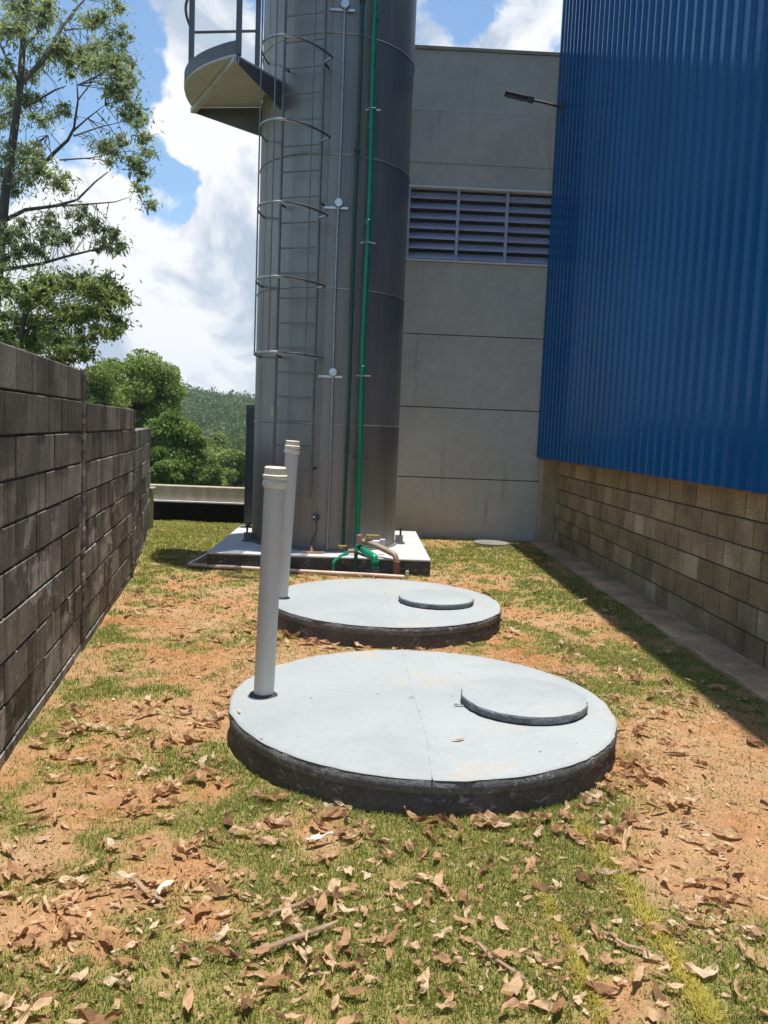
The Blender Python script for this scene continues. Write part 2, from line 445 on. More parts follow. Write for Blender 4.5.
# ------------------------------------------------------------------ blue warehouse on the right
XW, XC, YE = 2.79, 2.505, 11.93
wh = thing('blue_warehouse', 'tall blue ribbed metal warehouse on a low tan block wall at the right', 'building', (4.5, 5, 0))
mb, core = MB(), MB()
courses(mb, core, Vector((XW, YE-.23, 0)), Vector((0,-1,0)), Vector((1,0,0)), 15.5, 0, 1.215, 7, bl=.30, start=.2, dep=.19, j=.012, jit=.006)
mb.build('block_base', M['block_tan'], wh); core.build('mortar_core', M['mortar_tan'], wh)
m = MB(); m.box((2.59, YE-.225, -.1), (2.99, YE, 1.22)); m.build('corner_pillar', M['kerb'] if False else mottled('tan_pillar_concrete', (.40,.33,.215), .15, 3, .9, 0, .3), wh, bevel=.008)
# ribbed cladding: pan with narrow ribs, one folded sheet
prof = []; y = YE - .002; pitch = .198
while y > -4:
    prof += [(XC+.026, y), (XC+.026, y-.118), (XC, y-.140), (XC, y-.172), (XC+.026, y-.194)]
    y -= pitch
ztop, zbot = 8.55, 1.25
m = MB(); n = len(prof)
zs = [zbot, 3.6, 6.0, ztop]
vs = [(px, py, z) for z in zs for (px, py) in prof]
fs = [(r*n+i, r*n+i+1, (r+1)*n+i+1, (r+1)*n+i) for r in range(len(zs)-1) for i in range(n-1)]
m.add(vs, fs); clad = m.build('ribbed_cladding', M['blue'], wh)
sol = clad.modifiers.new('sheet', 'SOLIDIFY'); sol.thickness = .0015; sol.offset = 0
m = MB(); m.box((XC+.034, -4, zbot-.018), (XW+.01, YE-.004, zbot-.004)); m.build('drip_flashing', mottled('rusty_flashing', (.22,.11,.06), .3, 20, .8, .1), wh)
m = MB(); m.box((XC+.04, -4, zbot+.005), (XC+.05, YE-.006, ztop-.01)); m.build('cladding_backing', M['dark_steel'], wh)
m = MB(); m.box((XC-.02, -4, ztop+.002), (XC+.25, YE, ztop+.09)); m.build('roof_edge_trim', M['blue'], wh, bevel=.004)
m = MB(); m.box((XC+.26, -4, ztop-.25), (14, YE-.01, ztop-.15)); m.build('roof', M['galv'], wh)
m = MB(); m.box((XC+.06, YE-.008, zbot+.01), (14, YE-.001, ztop-.3)); m.build('end_wall', M['blue'], wh)
# wall lamp
la = thing('wall_lamp', 'black floodlight on a long arm high on the blue cladding', 'lamp', (XC, 11.4, 5.9))
m = MB(); m.box((XC-.012,11.36,5.68), (XC-.002,11.44,5.98)); m.box((XC-.05,11.375,5.86), (XC-.013,11.425,5.93)); m.build('bracket', M['dark_steel'], la, bevel=.003)
A = Vector((XC-.04,11.4,5.895)); B = Vector((2.10,11.4,5.965))
m = MB(); m.tube([A, A.lerp(B,.5)+Vector((0,0,.006)), B], .016, 10); m.build('arm', M['blackpaint'], la, True)
C_ = Vector((1.74,11.4,6.03)); ax = (C_-B).normalized(); rx = ax.to_track_quat('X','Z').to_matrix().to_4x4()
T = Matrix.Translation(B) @ rx
m = MB(); m.box((-.01,-.035,-.035), (.075,.035,.035), T); hs = m.build('pivot_joint', M['dark_steel'], la, bevel=.006)
m = MB(); m.box((.078,-.06,-.018), (.385,.06,.022), T); hd = m.build('lamp_head', M['blackpaint'], la, bevel=.012)
m = MB(); m.box((.10,-.048,-.026), (.365,.048,-.0195), T); m.build('lens', M['lens'], hd)

# ------------------------------------------------------------------ grey precast building behind
XL, XR, Y0 = -.95, 9.0, 12.0
gb = thing('grey_building', 'grey precast concrete panel building with a louvred vent, closing the far end', 'building', (1.6, 12.0, 0))
zj = [(-.5,.885,.0), (.897,1.895,.0), (1.907,2.927,.0), (2.939,3.94,0.0), (4.985,6.00,-.012), (6.008,6.80,.010)]
for (z0, z1, off) in zj:
    m = MB(); m.box((XL, Y0+off, z0), (XR, Y0+.16, z1)); m.build('wall_panel', M['panel'], gb, bevel=.005)
m = MB(); m.box((XL+.01, Y0+.165, -.4), (XR-.01, Y0+.20, 6.78)); m.build('backing', M['black'], gb)
m = MB(); m.box((XL-.02, Y0-.015, 6.803), (XR, Y0+.24, 6.845)); m.build('coping', M['concrete'], gb, bevel=.004)
m = MB(); m.box((XL+.02, Y0+.21, -.4), (XR-.02, Y0+8, 6.7)); m.build('rear_body', M['panel'], gb)
m = MB(); m.box((XL, Y0-.018, 5.997), (XR, Y0+.012, 6.004)); m.build('joint_flashing', M['flash'], gb)
m = MB(); m.box((XL, Y0-.016, 5.28), (XR, Y0-.0125, 5.29)); m.build('faint_joint', M['concrete'], gb)
lv = thing('louver_vent', None, None, (0,0,0)); lv.parent = gb; del_ = None
lv.location = Vector((1.2, 12.0, 4.4)) - gb.location
m = MB(); m.box((-.22,Y0-.05,4.945), (4.1,Y0+.1,4.972)); m.build('head_trim', M['flash'], lv)
m = MB(); m.box((-.22,Y0-.035,3.945), (4.1,Y0+.1,3.968)); m.build('sill', M['flash'], lv)
m = MB(); m.box((-.20,Y0+.12,3.97), (4.1,Y0+.15,4.943)); m.build('dark_opening', M['black'], lv)
xm = [-.155, .54, 1.236, 1.928, 2.62, 3.31, 4.0]
for x in xm:
    m = MB(); m.box((x-.02,Y0-.02,3.97), (x+.02,Y0+.03,4.943)); m.build('mullion', M['louver'], lv)
for k in range(7):
    z = 3.99 + k*.137
    m = MB()
    for a, b in zip(xm[:-1], xm[1:]):
        p = [(a+.021,Y0+.0,z), (b-.021,Y0+.0,z), (b-.021,Y0+.0,z+.05), (a+.021,Y0+.0,z+.05), (a+.021,Y0+.09,z+.105),(b-.021,Y0+.09,z+.105),(b-.021,Y0+.09,z+.098),(a+.021,Y0+.09,z+.098)]
        p = [(a+.021,Y0-.01,z-.005),(b-.021,Y0-.01,z-.005),(b-.021,Y0+.065,z+.092),(a+.021,Y0+.065,z+.092),(a+.021,Y0-.006,z-.01),(b-.021,Y0-.006,z-.01),(b-.021,Y0+.069,z+.087),(a+.021,Y0+.069,z+.087)]
        m.add(p, [(0,1,2,3),(7,6,5,4),(0,4,5,1),(2,6,7,3),(1,5,6,2),(3,7,4,0)])
    m.build('slat', M['louver'], lv)

# kerb and flush cover
m = MB()
ks = np.linspace(-2, YE-.005, 130); vs = []
for y in ks:
    w = 2.495 + .022*mnoise.noise(Vector((0,y*2.1,5))) + .012*mnoise.noise(Vector((0,y*7,5))); h = .035 + .008*mnoise.noise(Vector((3,y*2,1)))
    vs += [(w-.012,y,-.1),(w,y,h-.008),(w+.015,y,h),(XW+.02,y,h+.005)]
m.add(vs, [(4*i+k,4*i+k+1,4*i+k+5,4*i+k+4) for i in range(len(ks)-1) for k in range(3)] + [(0,3,2,1), (len(vs)-4,len(vs)-3,len(vs)-2,len(vs)-1)])
tag(m.build('kerb', M['kerb']), 'rough concrete strip at the foot of the tan block wall', None, None, 'structure')
m = MB(); m.lathe((1.89,11.6,0), [(.25,-.03),(.25,.024),(.243,.03)], 40)
tag(m.build('drain_cover', mottled('grey_cover', (.20,.19,.165), .2, 9, .9, 0, .3), None, True, loc=(1.89,11.6,0)), 'small flush round concrete cover in the grass at the foot of the grey wall', 'cover')

# ------------------------------------------------------------------ concrete base of the silo
PL = (-1.60, .79, 8.76, 11.26, .185)
pb = thing('silo_plinth', 'square light grey concrete plinth under the steel silo', 'plinth', (-.4, 10.0, 0))
m = MB(); m.box((PL[0],PL[2],PL[4]-.022), (PL[1],PL[3],PL[4])); m.build('top_slab', M['slab'], pb, bevel=.008)
m = MB(); m.box((PL[0]+.004,PL[2]+.004,-.1), (PL[1]-.004,PL[3]-.004,PL[4]-.0225)); m.build('side_face', M['slab_side'], pb)

# ------------------------------------------------------------------ silo
SC = Vector((-.418, 10.0, PL[4])); SR = .862; SH = 12.0
si = thing('steel_silo', 'tall dull stainless steel cylindrical silo with caged ladder and platform', 'silo', SC)
m = MB(); zz = [0,.02]+list(np.linspace(.4, SH, 30))
m.lathe(SC, [(SR, z) for z in zz], 128, False, True); m.lathe(SC+Vector((0,0,SH)), [(SR+.02,0.0),(.25,.55),(.25,.75)], 64, True, False)
body = m.build('body', M['silo'], si, True)
def onsilo(az, z, out=0.0):                           # az: degrees to the right of the side facing the camera
    a = R_(az); return Vector((SC.x + (SR+out)*math.sin(a), SC.y - (SR+out)*math.cos(a), z))
for z in (1.59, 3.05, 4.44, 5.66, 7.0, 8.4, 9.8):
    m = MB(); m.lathe((SC.x,SC.y,z), [(SR-.003,-.009),(SR+.007,-.006),(SR+.010,0.0),(SR+.007,.006),(SR-.003,.009)], 128, False, False)
    m.build('seam_ring', M['ring'], si, True)
m = MB(); m.lathe((SC.x,SC.y,PL[4]), [(SR+.03,0.001),(SR+.03,.018),(SR-.01,.018)], 96, False, False); m.build('base_ring', M['silo'], si, True)
for az in (88, -72, -30, 150, -150):                     # anchor feet
    p = onsilo(az, PL[4], .07); a = R_(az)
    Mx = Matrix.Translation(p) @ Matrix.Rotation(a, 4, 'Z')
    m = MB(); m.box((-.055,-.055,.003), (.055,.045,.02), Mx); m.box((-.04,-.03,.02), (-.032,.062,.10), Mx); m.box((.032,-.03,.02), (.04,.062,.10), Mx)
    ft = m.build('anchor_foot', M['ladder'], si, bevel=.002)
    m = MB(); m.lathe(p+Vector((0,0,.02)), [(.012,0),(.012,.17)], 8); m.lathe(p+Vector((0,0,.021)), [(.026,0),(.026,.024)], 6); m.build('anchor_bolt', M['dark_steel'], ft)
# vertical lap seam sheet edges
for az in (-3, -60):
    m = MB(); a = onsilo(az, .3, .001); m.tube([a, a+Vector((0,0,SH-.3))], .004, 6); m.build('vertical_seam', M['silo'], si)
# ladder
LA = -19.5; lw_ = .225
lad = thing('ladder', None, None, (0,0,0)); lad.parent = si; lad.location = onsilo(LA, .8, .12)-si.location
ca, sa = math.cos(R_(LA)), math.sin(R_(LA)); tx = Vector((ca, sa, 0)); outv = Vector((sa, -ca, 0))
lc = lambda z, s=0.0, o=.12: Vector((SC.x, SC.y, z)) + outv*(SR+o) + tx*s
for s in (-lw_, lw_):
    m = MB(); p = lc(0, s); m.tube([Vector((p.x,p.y,.78)), Vector((p.x,p.y,8.2))], .017, 8, True); m.build('ladder_rail', M['ladder'], lad, True)
    for z in (1.1, 2.3, 3.9, 5.3, 6.7):
        m = MB(); m.tube([lc(z, s, -.01), lc(z, s, .12)], .013, 6); m.build('standoff', M['dark_steel'], lad)
z = .82
while z < 8.1:
    m = MB(); m.tube([lc(z,-lw_), lc(z,lw_)], .0095, 6); m.build('rung', M['ladder'], lad); z += .262
# cage
cage = thing('safety_cage', None, None, (0,0,0)); cage.parent = si; cage.location = lc(4,0,.4)-si.location
def hoop(z):
    pts = []
    for k in range(25):
        a = math.pi*(k/24); pts.append(lc(z, 0) + tx*(.36*math.cos(math.pi*k/24)*(1 if 0<k<24 else .66)) + outv*(.66*math.sin(a)))
    return [lc(z,lw_)] + pts[1:-1] + [lc(z,-lw_)]
for z in (2.28, 3.02, 3.74, 4.52, 5.30, 6.04, 6.8, 7.5):
    m = MB(); m.tube(hoop(z), .010, 6, True, 1.5); m.build('hoop', M['ring'], cage, True)
for k in (5, 12, 19):
    p0 = hoop(2.28)[k]; p1 = hoop(7.5)[k]
    m = MB(); m.tube([p0, p1], .008, 6); m.build('cage_strap', M['ladder'], cage)
# platform on the left of the ladder
zp = 5.2
pf = thing('platform', None, None, (0,0,0)); pf.parent = si; pf.location = Vector((-1.5,9.5,zp))-si.location
P1 = Vector((-1.39,8.72,zp)); P2 = Vector((-2.11,10.16,zp))
gn = onsilo(-40, zp, -.002); gf = onsilo(-92, zp, -.002)
chord = (P2-P1); perp = Vector((-chord.y, chord.x, 0)).normalized()
if perp.x > 0: perp = -perp
arc = []
for k in range(25):
    t = k/24; arc.append(P1.lerp(P2, t) + perp*(.27*math.sin(math.pi*t)**.85))
inner = []
for k in range(15):                                    # follow the silo skin
    a = R_(-40 - (92-40)*k/14); inner.append(Vector((SC.x+(SR+.004)*math.sin(a), SC.y-(SR+.004)*math.cos(a), zp)))
loop = arc + inner[::-1]
nl = len(loop); m = MB()
m.add([p for p in loop]+[p+Vector((0,0,.02)) for p in loop], [tuple(range(nl)), tuple(range(2*nl-1, nl-1, -1))] + [(i,nl+i,nl+(i+1)%nl,(i+1)%nl) for i in range(nl)])
m.build('floor_plate', M['platform'], pf)
m = MB()                                              # toe board along the arc
for q in range(24):
    a, b = arc[q], arc[q+1]; o_ = Vector((0,0,.021)); h_ = Vector((0,0,.15)); dd = perp*.006
    m.add([a+o_,b+o_,b+h_,a+h_,a+o_+dd,b+o_+dd,b+h_+dd,a+h_+dd], [(0,1,2,3),(7,6,5,4),(0,4,5,1),(3,2,6,7),(0,3,7,4),(1,5,6,2)])
m.build('toe_board', M['rail'], pf)
def gusset(a, b, d0, d1):                              # tapered bracket plate from tip a to silo b
    n_ = (b-a).cross(Vector((0,0,1))).normalized()*.008
    dn = Vector((0,0,-.004)); q0 = Vector((0,0,-d0)); q1 = Vector((0,0,-d1))
    m = MB(); P = [a+dn, b+dn, b+q1, a+q0]
    m.add([p-n_ for p in P]+[p+n_ for p in P], [(0,1,2,3),(7,6,5,4),(0,4,5,1),(1,5,6,2),(2,6,7,3),(3,7,4,0)]); m.build('gusset', M['rail'], pf)
gusset(P1, gn, .05, .29); gusset(P2, gf, .05, .33)
m = MB(); n_ = perp*.03
q = [P1-n_, P1+n_, P2+n_, P2-n_]; m.add([p+Vector((0,0,-.06)) for p in q]+[p+Vector((0,0,-.003)) for p in q], [(0,3,2,1),(4,5,6,7),(0,1,5,4),(1,2,6,5),(2,3,7,6),(3,0,4,7)]); m.build('edge_beam', M['platform'], pf)
far3 = gf.lerp(P2, .1)
rail = thing('guard_rail', None, None, (0,0,0)); rail.parent = pf; rail.location = Vector((0,0,.2))
for p in (P1.lerp(gn,.04), arc[12]-perp*.03, far3):
    m = MB(); Mx = Matrix.Translation(p); m.box((-.026,-.026,.022), (.026,.026,1.45), Mx); m.build('post', M['rail'], rail)
for h in (.84, 1.38):
    m = MB(); m.tube([far3+Vector((0,0,h)), P2+Vector((0,0,h))]+[p+Vector((0,0,h)) for p in arc[::-1]], .016, 8)
    m.build('rail', M['rail'], rail, True)
# plate, junction box
m = MB(); A = onsilo(-41, 1.71, .002); Mx = Matrix.Translation(A) @ Matrix.Rotation(R_(-41), 4, 'Z'); m.box((-.05,-.006,-.05), (.05,.003,.05), Mx); m.build('name_plate', M['tag'], si, bevel=.002)
m = MB(); A = onsilo(-3.5, .56, .0); Mx = Matrix.Translation(A); m.box((-.035,-.05,-.03), (.035,.004,.03), Mx); jb = m.build('junction_box', M['dark_steel'], si, bevel=.004)
m = MB(); m.lathe(A+Vector((-.02,-.053,.008)), [(.012,-.012),(.012,.012)], 10); m.build('button', M['flash'], jb)
m = MB(); m.tube([A+Vector((0,-.03,-.03)), A+Vector((.015,-.05,-.12)), A+Vector((-.03,-.05,-.25)), A+Vector((-.07,-.07,-.355))], .006, 6); m.build('cable', M['dark_steel'], jb)

# control cabinet behind the silo
cb = thing('control_cabinet', 'tall narrow dark grey metal cabinet at the left rear of the silo', 'cabinet', (-1.3, 11.12, PL[4]))
m = MB(); m.box((-1.525,11.0,PL[4]+.07), (-1.05,11.24,1.81)); m.build('case', M['dark_steel'], cb, bevel=.006)
for x in (-1.48, -1.09):
    m = MB(); m.box((x-.02,11.02,PL[4]+.002), (x+.02,11.22,PL[4]+.068)); m.build('foot', M['dark_steel'], cb)
m = MB(); m.box((-1.50,10.985,PL[4]+.1), (-1.08,10.998,1.78)); dr = m.build('door', M['dark_steel'], cb, bevel=.003)
m = MB(); m.box((-1.14,10.965,.95), (-1.12,10.983,1.08)); m.build('handle', M['steel'], dr)

# ------------------------------------------------------------------ pipes on the silo
def pipe_thing(name, label, az, out, r, z0, z1, mat, cat='pipe'):
    t = thing(name, label, cat, onsilo(az, z0, out)); p = onsilo(az, 0, out)
    m = MB(); m.tube([Vector((p.x+r*.28*math.sin(k*.9+az),p.y,z0+(z1-z0)*k/24)) for k in range(25)], r, 14); m.build('tube', mat, t, True); return t, p
gp, p = pipe_thing('green_pipe', 'thick bright green water pipe running up the front of the silo', 25.5, .070, .030, PL[4]+.10, 11, M['green'])
for z in (1.02, 2.2, 3.75, 4.75, 5.85, 7.2):
    m = MB(); m.lathe((p.x,p.y,z), [(.034,-.035),(.038,-.03),(.038,.03),(.034,.035)], 16, False, False); m.build('coupling', M['green'], gp, True)
for z in (1.24, 2.13, 3.55, 4.93, 6.4):
    m = MB(); a = onsilo(25.5, z, -.005)
    m.box((p.x-.19,a.y-.024,z-.008), (p.x+.09,a.y-.014,z+.008)); m.box((p.x-.04,p.y-.036,z-.010), (p.x+.04,a.y-.025,z-.003))
    m.build('clamp', M['dark_steel'] if z < 2 else M['galv'], gp, bevel=.002)
dp, p2 = pipe_thing('green_pipe', 'thin dark green pipe beside the thick bright green one on the silo', 17.0, .03, .016, PL[4]+.06, 11, M['dgreen'])
for z in (1.3, 2.9, 4.5, 6.0):
    m = MB(); m.box((p2.x-.03,p2.y-.02,z-.01), (p2.x+.03,p2.y+.022,z+.01)); m.build('clamp', M['dark_steel'], dp)
cp, p3 = pipe_thing('steel_conduit', 'slim grey steel conduit with round clamp plates on the front of the silo', 5.2, .04, .014, PL[4]+.02, 11, M['galv'])
for z in (2.15, 3.93, 5.93, 7.8):
    m = MB(); Mx = Matrix.Rotation(R_(90), 3, 'X')
    m.lathe((p3.x,p3.y-.016,z), [(.042,-.006),(.048,0),(.042,.010)], 14, axis=Mx); m.box((p3.x-.16,p3.y+.015,z-.06), (p3.x+.10,p3.y+.035,z-.035))
    m.build('clamp_plate', M['steel'], cp, True)

# manifold at the foot
mf = thing('pipe_manifold', 'green and tan pipe fittings with yellow valve at the foot of the silo', 'pipework', (.05, 8.95, PL[4]))
def bend(pts, r=.08, n=5):
    pts = [Vector(p) for p in pts]; out = [pts[0]]
    for i in range(1, len(pts)-1):
        a, b, c = pts[i-1], pts[i], pts[i+1]; d1 = (a-b).normalized(); d2 = (c-b).normalized()
        rr = min(r, (a-b).length*.45, (c-b).length*.45)
        for k in range(n+1):
            t = k/n; s_ = b+d1*rr; e_ = b+d2*rr
            out.append(s_*(1-t)**2 + b*2*t*(1-t) + e_*t*t)
    out.append(pts[-1]); return out
gxp = Vector((p.x, p.y, 0))
m = MB(); m.tube(bend([(gxp.x,gxp.y,.285),(gxp.x,gxp.y,.262),(.09,8.87,.235),(.185,8.70,.20),(.195,8.66,-.02)], .03), .038, 14); eb = m.build('green_elbow', M['green'], mf, True)
for q, rr in (((.1925,8.674,.10), .045), ((.191,8.677,.155), .045)):
    m = MB(); m.lathe(q, [(rr,-.015),(rr,.015)], 16); m.build('collar', M['green'], eb, True)
m = MB(); m.lathe((.195,8.662,0), [(.055,-.03),(.052,.075)], 14); m.build('ground_sleeve', M['dark_steel'], mf, True)
m = MB(); m.tube([(gxp.x+.005,8.72,-.03),(gxp.x+.003,8.72,.24)], .019, 10); m.tube([(gxp.x+.003,8.72,.235),(gxp.x,gxp.y,.265)], .02, 10); m.build('green_drop', M['dgreen'], mf, True)
m = MB(); m.tube(bend([(.055,8.98,.33),(.18,8.90,.31),(.41,8.69,.235),(.42,8.665,-.03)], .05), .031, 14); m.build('tan_branch', M['tanpipe'], mf, True)
m = MB(); m.lathe((.42,8.665,-.03), [(.037,0),(.037,.20)], 14); m.build('brown_drop', M['brownpipe'], mf, True)
m = MB(); m.tube([(.02,8.985,.30),(.015,8.98,.40)], [.042,.03], 12); m.build('red_fitting', M['redcap'], mf, True)
m = MB(); m.box((.075,8.92,.315), (.14,8.98,.375)); m.tube([(.10,8.93,.375),(.10,8.93,.40)], .012, 8); vv = m.build('valve_body', M['tanpipe'], mf, bevel=.01)
m = MB(); m.box((.09,8.915,.40), (.23,8.945,.412)); m.build('valve_lever', M['yellow'], vv, bevel=.004)
m = MB(); m.box((.24,8.98,.29), (.30,9.03,.36)); m.tube([(.16,8.99,.33),(.24,9.0,.33)], .018, 8); m.build('white_union', M['flash'], mf, bevel=.01)
m = MB(); m.tube(bend([(-.05,8.94,.235),(-.10,8.92,.215),(-.215,8.72,.165),(-.25,8.69,.13),(-.25,8.69,-.03)], .012), .019, 10); m.build('thin_green_branch', M['green'], mf, True)
m = MB(); m.box((-.19,8.88,.255), (-.16,8.93,.28)); m.box((-.21,8.87,.281), (-.12,8.895,.292)); m.build('small_valve', M['yellow'], mf, bevel=.004)
m = MB(); m.tube([(-.10,8.92,.225),(.0,8.93,.23)], .024, 10); m.build('pink_union', M['redcap'], mf, True)
# loose copper bits by the junction box
cf = thing('copper_fitting', 'copper coloured tube fitting lying on the plinth below the junction box', 'fitting', (-.5,8.93,PL[4]))
m = MB(); m.tube([(-.60,8.90,PL[4]+.014),(-.36,8.93,PL[4]+.014)], .011, 8); m.tube([(-.49,8.915,PL[4]+.016),(-.505,8.97,PL[4]+.06)], .012, 8); m.build('tube', M['copper'], cf, True)
m = MB(); m.lathe((-.505,8.975,PL[4]+.001), [(.03,0),(.03,.035),(.018,.04),(.018,.075)], 12); m.build('base', M['redcap'], cf, True)
# pipe lying round the plinth
gl = thing('ground_pipe', 'pinkish white pipe lying on the grass round the foot of the plinth', 'pipe', (-.7,8.7,0))
m = MB(); m.tube([(-1.80,8.80,.036),(-.9,8.71,.030),(-.3,8.66,.026),(.2,8.60,.028),(.50,8.58,.022)], .021, 12); m.build('front_run', M['pinkpipe'], gl, True)
m = MB(); m.tube([(-1.80,8.80,.036),(-1.72,9.4,.05),(-1.655,10.1,.06)], .018, 10); m.build('side_run', M['pvc'], gl, True)
m = MB(); m.tube([(.53,8.58,-.02),(.53,8.58,.09)], .018, 10); m.build('stub', M['pvc'], gl, True)

# ------------------------------------------------------------------ tank lids
def tank(cx, cy, r, label, seam, hgt=.17):
    t = thing('tank_lid', label, 'tank lid', (cx,cy,0))
    seed = cx*13
    w = lambda an, z, i: .010*mnoise.noise(Vector((math.cos(an)*6*r, math.sin(an)*6*r, z*20+seed))) + .007*mnoise.noise(Vector((math.cos(an)*22*r, math.sin(an)*22*r, z*40+seed)))
    m = MB(); m.lathe((cx,cy,0), [(r-.006,-.08),(r+.002,.0),(r+.004,.05),(r-.002,hgt-.066)], 220, False, False, wob=w); m.build('skirt', M['skirt'], t, True)
    m = MB(); m.lathe((cx,cy,0), [(r-.02,hgt-.074),(r+.004,hgt-.066),(r+.009,hgt-.045),(r+.006,hgt-.02),(r,hgt-.008)], 220, False, False, wob=lambda a,z,i: .5*w(a,z,i) if i<4 else 0); m.build('rim', M['rim'], t, True)
    m = MB(); prof = [(r+.004,hgt-.0079),(r-.005,hgt-.002),(r-.013,hgt),(r*.7,hgt+.001),(r*.35,hgt),(.02,hgt)]
    m.lathe((cx,cy,0), prof, 220, True, False, wob=lambda a,z,i: (.8*w(a,.16,0) if i < 3 else 0)); m.build('top_slab', M['lid'], t, True)
    # poured joint across the lid
    m = MB(); vs = []
    for k in range(61):
        q = k/60*(len(seam)-1); i = min(int(q), len(seam)-2); a = Vector(seam[i]).lerp(Vector(seam[i+1]), q-i)
        a.x += .006*mnoise.noise(Vector((a.y*9,seed,0))); wd = .0028 + .0022*mnoise.noise(Vector((a.y*14,seed,4)))
        vs += [(a.x-wd, a.y, hgt+.0012), (a.x+wd, a.y, hgt+.0012), (a.x, a.y, hgt+.0022)]
    m.add(vs, [f for k in range(60) for f in ((3*k,3*k+3,3*k+5,3*k+2),(3*k+2,3*k+5,3*k+4,3*k+1))])
    m.build('joint', mottled('joint_filler', (.33,.355,.37), .25, 30, .9), t)
    return t
tank(.360, 4.165, .972, 'large round grey concrete tank lid in front, dark rough rim', [(.303,5.15,0),(.319,4.32,0),(.344,3.728,0),(.333,3.185,0)])
tank(.245, 6.69, .935, 'round grey concrete tank lid behind the front one, partly hidden by it', [(.20,7.60,0),(.235,7.1,0),(.274,6.469,0),(.28,5.77,0)])
def cover(cx, cy, r, label):
    t = thing('manhole_cover', label, 'cover', (cx,cy,.171)); s_ = cx*7
    w = lambda an, z, i: .006*mnoise.noise(Vector((math.cos(an)*8, math.sin(an)*8, z*40+s_)))
    m = MB(); m.lathe((cx,cy,.172), [(r-.012,0),(r,.010),(r+.002,.034),(r-.004,.042)], 120, False, True, wob=w); m.build('edge', lid_side_mat('rough_cover_edge', (.17,.18,.19), (.36,.38,.39)), t, True)
    m = MB(); m.lathe((cx,cy,.172), [(r-.004,.0421),(r-.014,.047),(r*.5,.048)], 120, True, False, wob=lambda a,z,i: w(a,.042,3) if i==0 else 0); m.build('top_face', M['lid'], t, True)
cover(.885, 4.14, .322, 'round raised manhole cover on the front tank lid')
cover(.655, 6.64, .305, 'round raised manhole cover on the rear tank lid')
def vent(base, top, label):
    t = thing('vent_pipe', label, 'vent pipe', base)
    b = Vector(base); e = Vector(top); d = (e-b).normalized(); Q = Vector((0,0,1)).rotation_difference(d).to_matrix()
    L = (e-b).length
    m = MB(); m.lathe(b, [(.052,.0),(.052,.3),(.052,.7),(.052,L-.035)], 32, False, False, axis=Q); m.build('tube', M['pvc'], t, True)
    m = MB(); m.lathe(b+d*(L-.105), [(.052,0),(.060,.004),(.063,.020),(.060,.034),(.056,.038),(.056,.044),(.062,.050),(.062,.062),(.055,.066),(.055,.098),(.050,.105)], 32, True, False, axis=Q); m.build('end_cap', M['cap'], t, True)
    m = MB(); m.lathe(b, [(.074,-.004),(.072,.004),(.060,.012),(.053,.014)], 32, False, False, wob=lambda a,z,i: .008*mnoise.noise(Vector((math.cos(a)*2,math.sin(a)*2,b.x)))); m.build('base_seal', M['dark_steel'], t, True)
vent((-.455,4.17,.168), (-.425,4.165,1.345), 'grey white vent pipe standing on the front tank lid')
vent((-.60,6.60,.168), (-.545,6.62,1.437), 'leaning grey white vent pipe standing on the rear tank lid')

# ------------------------------------------------------------------ grass
YS = [[onz(585,830),onz(640,910),onz(700,1000),onz(712,1023)], [onz(535,885),onz(575,960),onz(600,1020)]]
def stripdist(x, y):
    best = 9
    for pl in YS:
        for a, b in zip(pl[:-1], pl[1:]):
            d = Vector((b.x-a.x,b.y-a.y)); t = max(0,min(1,((x-a.x)*d.x+(y-a.y)*d.y)/d.length_squared))
            best = min(best, math.hypot(x-a.x-d.x*t, y-a.y-d.y*t)*(1.0 if pl is YS[0] else 1.6))
    return best
def blocked(x, y):
    if (x-.335)**2+(y-4.17)**2 < .97**2 or (x-.245)**2+(y-6.69)**2 < .92**2: return True
    if PL[0] < x < PL[1] and PL[2] < y < PL[3]: return True
    if x > 2.50 or x < wallx(y)+.01 or y > 12.92: return True
    if x > XL and y > 11.99: return True
    return False
blades = [[], [], []]
def scatter(n, y0, y1, x0, x1, h0, h1, w):
    c = 0
    while c < n:
        y = random.uniform(y0, y1); x = random.uniform(x0, x1)
        if blocked(x, y): c += .3; continue
        g = grassiness(x, y)
        if random.random() > max((g-.18)*1.35, .26 if y > 3.3 else .13): c += .25; continue
        s = stripdist(x, y) < .035 + .012*random.gauss(0,1) and y < 3.3
        z = gh(x, y)
        for b in range(random.randint(3, 5)):
            blades[1 if (s or random.random() < (.17 if y < 4 else .30)) else 0].append((x+random.gauss(0,.014), y+random.gauss(0,.014), z, random.uniform(h0,h1)*(.6+.5*g), w, random.uniform(0,6.28), random.uniform(.2,1.0)))
        c += 1
scatter(30000, 1.7, 3.5, -1.7, 2.5, .012, .031, .0017)
scatter(24000, 3.5, 6.5, -2.2, 2.5, .014, .032, .0025)
scatter(20000, 6.5, 13, -3.2, 2.5, .018, .042, .0045)
for pl, wd_, nn in ((YS[0], .032, 3800), (YS[1], .017, 1300)):
    for q in range(nn):
        k = random.randrange(len(pl)-1); c = pl[k].lerp(pl[k+1], random.random())
        x, y = c.x+random.gauss(0,wd_*.6), c.y+random.gauss(0,.03)
        blades[2].append((x, y, gh(x,y), random.uniform(.020,.040), .0022, random.uniform(0,6.28), random.uniform(.3,1.0)))
